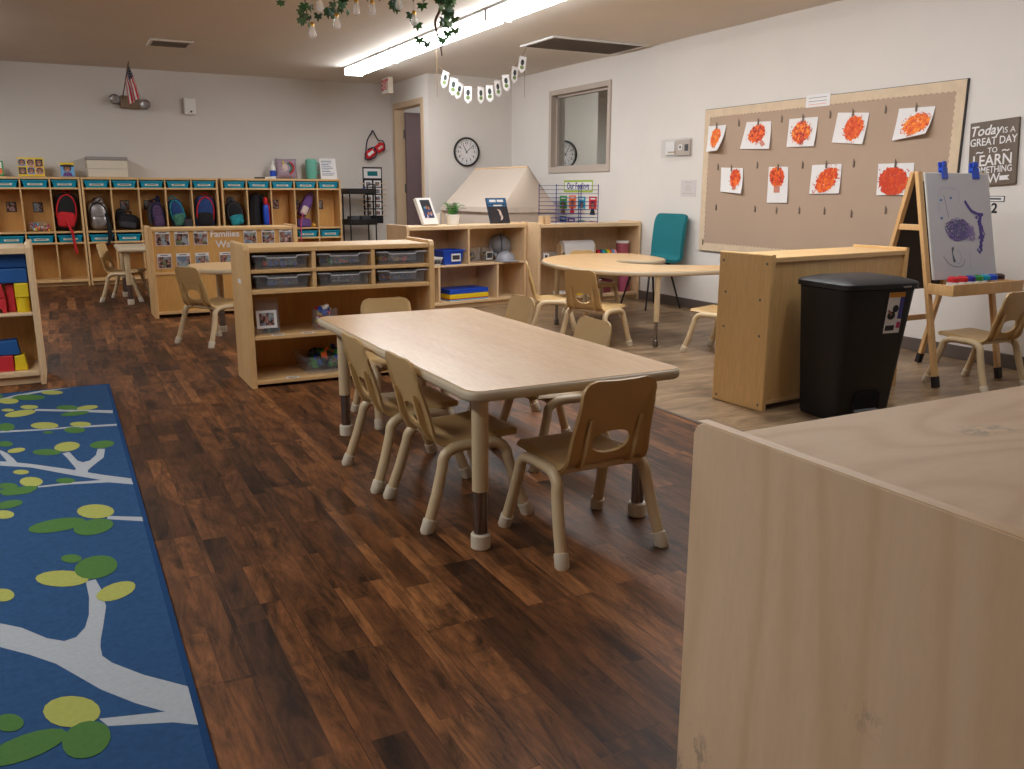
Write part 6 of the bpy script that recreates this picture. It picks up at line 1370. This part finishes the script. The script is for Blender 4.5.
# bags on a hook
t = thing('wall_hook', 'small hook on the back wall carrying the striped bag', 'hook', (3.80, YB - .0006, 1.83), 0)
b = MB(); b.tube([(0, 0, .01), (0, -.03, .01), (0, -.04, .02)], .006, M_STEEL, 8); b.build('peg', t)
t = thing('hanging_bag', 'red, white and navy cord bag hanging beside the door', 'bag', (3.82, 11.25, 1.60), 0)
b = MB(); sell(b, (0, 0, 0), (.075, .028, .055), M_REDF, .6, .6, M=Matrix.Translation((-.06, -.01, -.05)) @ Matrix.Rotation(math.radians(-35), 4, 'Y')); sell(b, (0, 0, 0), (.075, .026, .055), M_REDF, .6, .6, M=Matrix.Translation((.075, -.01, .03)) @ Matrix.Rotation(math.radians(-35), 4, 'Y')); b.build('pouch', t)
b = MB(); b.cbox((-.06, -.036, -.045), (.09, .006, .04), M_PAPER, .002, (0, math.radians(-35), 0)); b.cbox((.075, -.034, .03), (.07, .006, .03), M_CRMF, .002, (0, math.radians(-35), 0)); b.build('white_patch', t)
b = MB(); b.tube(spline([(-.02, -.035, .245), (-.10, -.03, .12), (-.13, -.03, -.06), (-.14, -.03, -.11), (-.09, -.03, -.13), (.0, -.03, -.09), (.02, -.03, -.02), (-.02, -.03, .03), (-.1, -.03, .0)], 6), .008, M_NAVYF, 8); b.tube(spline([(-.02, -.035, .245), (.03, -.02, .16), (.06, -.03, .12), (.12, -.03, .11), (.14, -.03, .02), (.10, -.03, -.02)], 6), .007, M_NAVYF, 8); b.build('cord', t)
# pocket chart
t = thing('pocket_chart', 'black pocket chart of small picture cards on the back wall', 'pocket chart', (3.795, YB - .0006, 1.015), 0)
b = MB(); b.box(-.135, .135, -.006, 0, -.375, .365, M_BLKF); b.build('backing', t)
b = MB(); b.box(-.12, .12, -.009, -.006, .22, .345, M_PAPER); b.box(-.07, .07, -.0095, -.009, .25, .31, M_TEALC); b.build('header', t)
for r_ in range(5):
    for c_ in range(2):
        x, z = -.062 + c_ * .124, .15 - r_ * .095
        b = MB(); b.box(x - .05, x + .05, -.009, -.006, z - .04, z + .04, M_PAPER); b.box(x - .03, x + .03, -.0095, -.009, z - .03, z + .02, M_PHOTOS); b.build('pocket_card', t)
for r_ in range(7):
    for s in (-1, 1):
        b = MB(); b.cbox((s * .155, -.008, .15 - r_ * .07), (.07, .010, .012), M_MAPLEL, .002, (0, random.uniform(-.15, .15), 0)); b.build('clothespin', t)
# black cart
t = thing('utility_cart', 'black three-tier metal cart right of the coat lockers', 'cart', (3.50, 10.98, 0), 0)
for z in (.24, .64, 1.03):
    b = MB(); b.box(-.19, .19, -.15, .15, z, z + .01, M_BLACKM); 
    for y0, y1 in ((-.15, -.143), (.143, .15)): b.box(-.19, .19, y0, y1, z, z + .07, M_BLACKM, .002)
    for x0, x1 in ((-.19, -.183), (.183, .19)): b.box(x0, x1, -.15, .15, z, z + .07, M_BLACKM, .002)
    b.build('tier', t)
for x in (-.17, .17):
    for y in (-.155, .155):
        b = MB(); b.tube([(x, y, .07), (x, y, 1.12 if x > 0 else 1.10)], .009, M_BLACKM, 10); b.build('post', t)
        b = MB(); b.tube([(x - .012, y, .035), (x + .012, y, .035)], .035, M_BLACK, 16); b.build('caster', t)
b = MB(); b.tube(spline([(.17, -.155, 1.11), (.17, -.13, 1.15), (.17, .13, 1.15), (.17, .155, 1.11)], 4), .009, M_BLACKM, 10); b.build('handle', t)
b = MB(); b.ball((0, 0, .035), .04, M_BLUE, 2, (1.3, 1, .8)); solo(b, 'blue_cloth', 'blue cloth bundle on the top tier of the black cart', 'cloth', (3.56, 10.95, 1.041))
b = MB(); b.ball((0, 0, .03), .035, M_PINK, 2, (1.2, 1, .85)); solo(b, 'pink_pouch', 'small pink pouch on the top tier of the black cart', 'pouch', (3.38, 10.92, 1.041))
for k, (x, z, m) in enumerate(((3.42, .6505, M_DKGREY), (3.56, .6505, M_GRYF), (3.46, .2505, M_DKGREY))):
    b = MB(); b.box(-.06, .06, -.10, .10, 0, .10, m, .01); solo(b, 'cart_box', 'dark box on the %s of the black cart' % ('middle tier, left', 'middle tier, right', 'bottom tier')[k], 'box', (x, 10.98, z))

# ---------------------------------------------------------------- ceiling
def vent(name, label, x0, x1, y0, y1, n, alongx=True):
    t = thing('ceiling_vent', label, 'vent', ((x0 + x1) / 2, (y0 + y1) / 2, HC - .0006), 0)
    w, l = (x1 - x0) / 2, (y1 - y0) / 2; m = M_FIX
    b = MB()
    m = paint('vent_frame_paint', rgb(214, 206, 196), .5) if name == 'a' else M_FIX
    for q in ((-w, w, -l, -l + .03), (-w, w, l - .03, l), (-w, -w + .03, -l + .03, l - .03), (w - .03, w, -l + .03, l - .03)): b.box(q[0], q[1], q[2], q[3], -.016, 0, m, .003)
    b.build('frame', t)
    b = MB(); b.box(-w + .03, w - .03, -l + .03, l - .03, -.002, 0, M_DKGREY); b.build('duct_opening', t)
    for k in range(n):
        y = -l + .03 + (2 * l - .06) * (k + .5) / n; b = MB(); b.cbox((0, y, -.009), (2 * w - .06, (2 * l - .06) / n * .75, .0015), paint('vent_slat', rgb(170, 156, 142), .5) if k == 0 else bpy.data.materials['vent_slat'], 0, (math.radians(35), 0, 0)); b.build('slat', t)
vent('a', 'small square ceiling vent above the left lockers', .925, 1.305, 8.96, 9.36, 9)
vent('b', 'wide ceiling return grille near the right wall', 4.11, 5.15, 7.06, 7.70, 14)
# bag pennants
t = thing('pennant_banner', 'string of white paper pennants with green prints hanging from the ceiling', 'banner', (3.7, 7.7, 2.1), 0)
BAN = [(3.318, 2.085, 14), (3.402, 2.028, 8), (3.459, 1.993, 22), (3.553, 1.963, 2), (3.688, 1.966, 0), (3.782, 1.985, -3), (3.871, 2.033, -8), (3.958, 2.092, -6), (4.051, 2.171, 6), (4.132, 2.27, 8)]
b = MB(); b.tube([tuple(p) for p in spline([(3.245 - 3.7, 0, 2.442 - 2.1), (3.245 - 3.7, 0, 2.236 - 2.1)] + [(x - 3.7, 0, z + .074 - 2.1) for x, z, a in BAN] + [(4.19 - 3.7, 0, 2.442 - 2.1)], 5)], .0022, M_TWINE, 6)
b.tube([(3.245 - 3.7, 0, .136), (3.243 - 3.7, .005, -.17)], .0022, M_TWINE, 6); b.tube([(4.165 - 3.7, 0, .25), (4.165 - 3.7, .004, -.13)], .0022, M_TWINE, 6); b.build('twine', t)
MPRT = paint('green_grey_print', rgb(120, 140, 84), .7, var=.5, vscale=40); MPRD = paint('charcoal_print', rgb(60, 66, 66), .7, var=.3, vscale=60)
for k, (x, z, a) in enumerate(BAN):
    M = Matrix.Translation((x - 3.7, -.004 - .003 * (k % 2), z - 2.1)) @ Matrix.Rotation(math.radians((-1) ** k * 10), 4, 'Z') @ Matrix.Rotation(math.radians(a), 4, 'Y')
    b = MB(); b.prism([(-.036, .075), (.036, .075), (.036, -.045), (0, -.08), (-.036, -.045)], 0, .0015, M_PAPER, M=M @ Matrix.Rotation(PI / 2, 4, 'X')); pn = b.build('pennant', t)
    b = MB(); b.M = M
    b.flat([(.018 * math.cos(q), -.003, .02 + .028 * math.sin(q)) for q in [2 * PI * j / 12 for j in range(12)]], MPRD); b.flat([(.020 * math.cos(q), -.0032, -.026 + .018 * math.sin(q)) for q in [2 * PI * j / 12 for j in range(12)]], MPRT); b.build('print', pn)
# hanging bulbs and ivy
def ivy(b, p, r, yaw, pitch, m):
    M = Matrix.Translation(p) @ Matrix.Rotation(yaw, 4, 'Z') @ Matrix.Rotation(pitch, 4, 'X')
    out = [(0, .1), (.28, .35), (.75, .25), (.48, -.08), (.62, -.5), (.22, -.42), (0, -1.0), (-.22, -.42), (-.62, -.5), (-.48, -.08), (-.75, .25), (-.28, .35)]
    tb = bmesh.new(); c = tb.verts.new((0, -.1 * r, -.15 * r)); vs = [tb.verts.new((x * r, .12 * r * abs(x), z * r)) for x, z in out]
    for k in range(len(vs)): tb.faces.new((c, vs[k], vs[(k + 1) % len(vs)]))
    b.merge(tb, m, True, M)
t = thing('ivy_garland', 'artificial ivy garland hanging from the ceiling at the top of the picture', 'garland', (1.7, 5.0, 2.2), 0)
GL = spline([(-.62, 0, .08), (-.45, .02, -.03), (-.2, -.02, -.02), (.05, .02, .01), (.3, 0, -.01), (.48, 0, .06)], 8)
b = MB(); b.tube([tuple(p) for p in GL], .006, M_VINE, 8)
for x, y in ((-.62, 0), (.48, 0)): b.tube([(x, y, .07), (x, y, .242)], .003, M_VINE, 6)
b.tube([tuple(p) for p in spline([(.46, 0, .06), (.44, .01, -.06), (.40, 0, -.14), (.41, 0, -.2), (.43, 0, -.26), (.44, 0, -.33)], 6)], [.010 - .0002 * k for k in range(31)], M_VINE, 8)
b.tube([tuple(p) for p in spline([(-.38, 0, -.02), (-.37, 0, -.12), (-.36, .01, -.2)], 5)], .003, M_VINE, 6)
b.build('stem', t)
b = MB(); ML = [M_LEAF, paint('ivy_dark', rgb(36, 66, 38), .5, var=.2, vscale=30), paint('ivy_olive', rgb(76, 100, 56), .5, var=.2, vscale=30)]
def leaves(c, s, n, r=.032):
    for k in range(n): ivy(b, (c[0] + random.uniform(-1, 1) * s[0], c[1] + random.uniform(-1, 1) * .05, c[2] + random.uniform(-1, 1) * s[2]), r * random.uniform(.7, 1.2), random.uniform(-.9, .9), random.uniform(-.6, .6), random.choice(ML))
leaves((-.50, 0, -.115), (.03, 0, .02), 3, .034); leaves((-.37, 0, -.19), (.06, 0, .03), 9, .034); leaves((-.36, 0, -.08), (.03, 0, .06), 6, .034)
leaves((-.18, 0, -.11), (.06, 0, .05), 14, .04); leaves((0, 0, -.0), (.5, 0, .05), 30, .042); leaves((.47, 0, -.07), (.05, 0, .09), 26, .044); leaves((.15, 0, -.07), (.04, 0, .02), 4, .04)
for x, z in ((.28, -.17), (.29, -.25), (.34, -.27), (.47, -.20), (.52, -.18), (.44, -.24), (.24, -.12)): ivy(b, (x, -.02, z), .044, random.uniform(-.5, .5), random.uniform(-.3, .3), random.choice(ML))
o = b.build('leaves', t)
BU = None
for k, (x, z, l) in enumerate(((1.334, 1.893, 'lowest, under the left ivy tuft'), (1.382, 2.03, 'right above the left ivy tuft'), (1.472, 1.951, 'under the thick middle ivy clump'), (1.586, 2.034, 'just right of the middle ivy clump'), (1.68, 2.037, 'second right of the middle ivy clump'), (1.837, 2.083, 'topmost, cut by the picture edge'), (1.928, 2.005, 'rightmost, next to the long ivy strand'))):
    lab = 'clear hanging bulb with brass cap, ' + l
    if BU is None:
        BU = thing('hanging_bulb', lab, 'bulb', (x, 4.90, z), 0, 'clear bulbs hung along the ivy')
        b = MB(); b.lathe([(0, 0), (.012, .002), (.019, .012), (.0205, .025), (.017, .042), (.0125, .058), (.0105, .064)], M_BULB, 20); b.build('glass', BU)
        b = MB(); b.lathe([(0, .082), (.008, .082), (.0115, .078), (.0115, .0625), (0, .0625)], M_BRASS, 16); b.build('cap', BU)
        b = MB(); b.tube([(0, 0, .08), (0, 0, .30), (0, .08, .33)], .0016, M_TRIMW, 6); b.build('cord', BU)
        b = MB(); b.tube([(-.003, 0, .062), (-.004, 0, .02), (.004, 0, .02), (.003, 0, .062)], .0007, M_BRASS, 5); b.build('filament', BU)
    else: dup(BU, (x, 4.90, z), 0, lab)

# ---------------------------------------------------------------- rug
M_RUG = paint('blue_rug_pile', rgb(42, 72, 108), .95, var=.16, vscale=60, bump=.4, bscale=500, spec=.1)
M_RUGE = paint('blue_rug_binding', rgb(26, 58, 98), .9, spec=.1)
M_RB = paint('rug_branch_grey', rgb(158, 162, 166), .95, var=.06, vscale=80, bump=.4, bscale=500, spec=.1)
M_RL = paint('rug_leaf_lime', rgb(154, 156, 82), .95, var=.08, vscale=80, bump=.4, bscale=500, spec=.1)
M_RD = paint('rug_leaf_green', rgb(72, 108, 56), .95, var=.08, vscale=80, bump=.4, bscale=500, spec=.1)
t = thing('tree_rug', 'blue rug with pale branches and green leaves on the plank floor at left', 'rug', (0, 0, 0), 0)
RX0, RX1, RY0, RY1 = -2.3, .163, 1.25, 5.235
b = MB(); b.box(RX0, RX1, RY0, RY1, .0005, .0115, M_RUG, .003); b.build('pile', t)
b = MB()
for q in ((RX1 - .012, RX1 + .004, RY0, RY1), (RX0 - .004, RX0 + .012, RY0, RY1)): b.box(q[0], q[1], q[2], q[3], .0004, .0125, M_RUGE, .003)
for q in ((RX0, RX1, RY1 - .012, RY1 + .004), (RX0, RX1, RY0 - .004, RY0 + .012)): b.box(q[0], q[1], q[2], q[3], .0004, .0122, M_RUGE, .003)
b.build('binding', t)
bb, bl = MB(), MB(); kz = 0
for kind, P in RUGP:
    kz += 1; P = [(x, min(y, RY1 - .014)) for x, y in P]; z = .0116 + .00002 * kz + (0 if kind == 'B' else .0004)
    (bb if kind == 'B' else bl).flat([(x, y, z) for x, y in P], {'B': M_RB, 'L': M_RL, 'D': M_RD}[kind])
for y in (1.75, 2.3, 3.2, 3.9, 4.6, 5.0):                         # the pattern carries on left of the frame
    kz += 1; z = .0116 + .00002 * kz
    P = [(-.55, y), (-1.1, y + .06), (-1.7, y - .05), (-2.2, y + .04)]; w = .05
    bb.flat([(x, q + w * (1 + .2 * k), z) for k, (x, q) in enumerate(P)] + [(x, q - w * (1 + .2 * k), z) for k, (x, q) in reversed(list(enumerate(P)))], M_RB)
    for k in range(7):
        x, q, a = random.uniform(-2.1, -.7), y + random.uniform(-.2, .2), random.uniform(-.5, .5); kz += 1
        bl.flat([(x + .1 * math.cos(c) * math.cos(a) - .055 * math.sin(c) * math.sin(a), min(RY1 - .02, q + .1 * math.cos(c) * math.sin(a) + .055 * math.sin(c) * math.cos(a)), .0120 + .00002 * kz) for c in [2 * PI * j / 16 for j in range(16)]], (M_RL, M_RD)[k % 2])
bb.build('branch_pattern', t); bl.build('leaf_pattern', t)
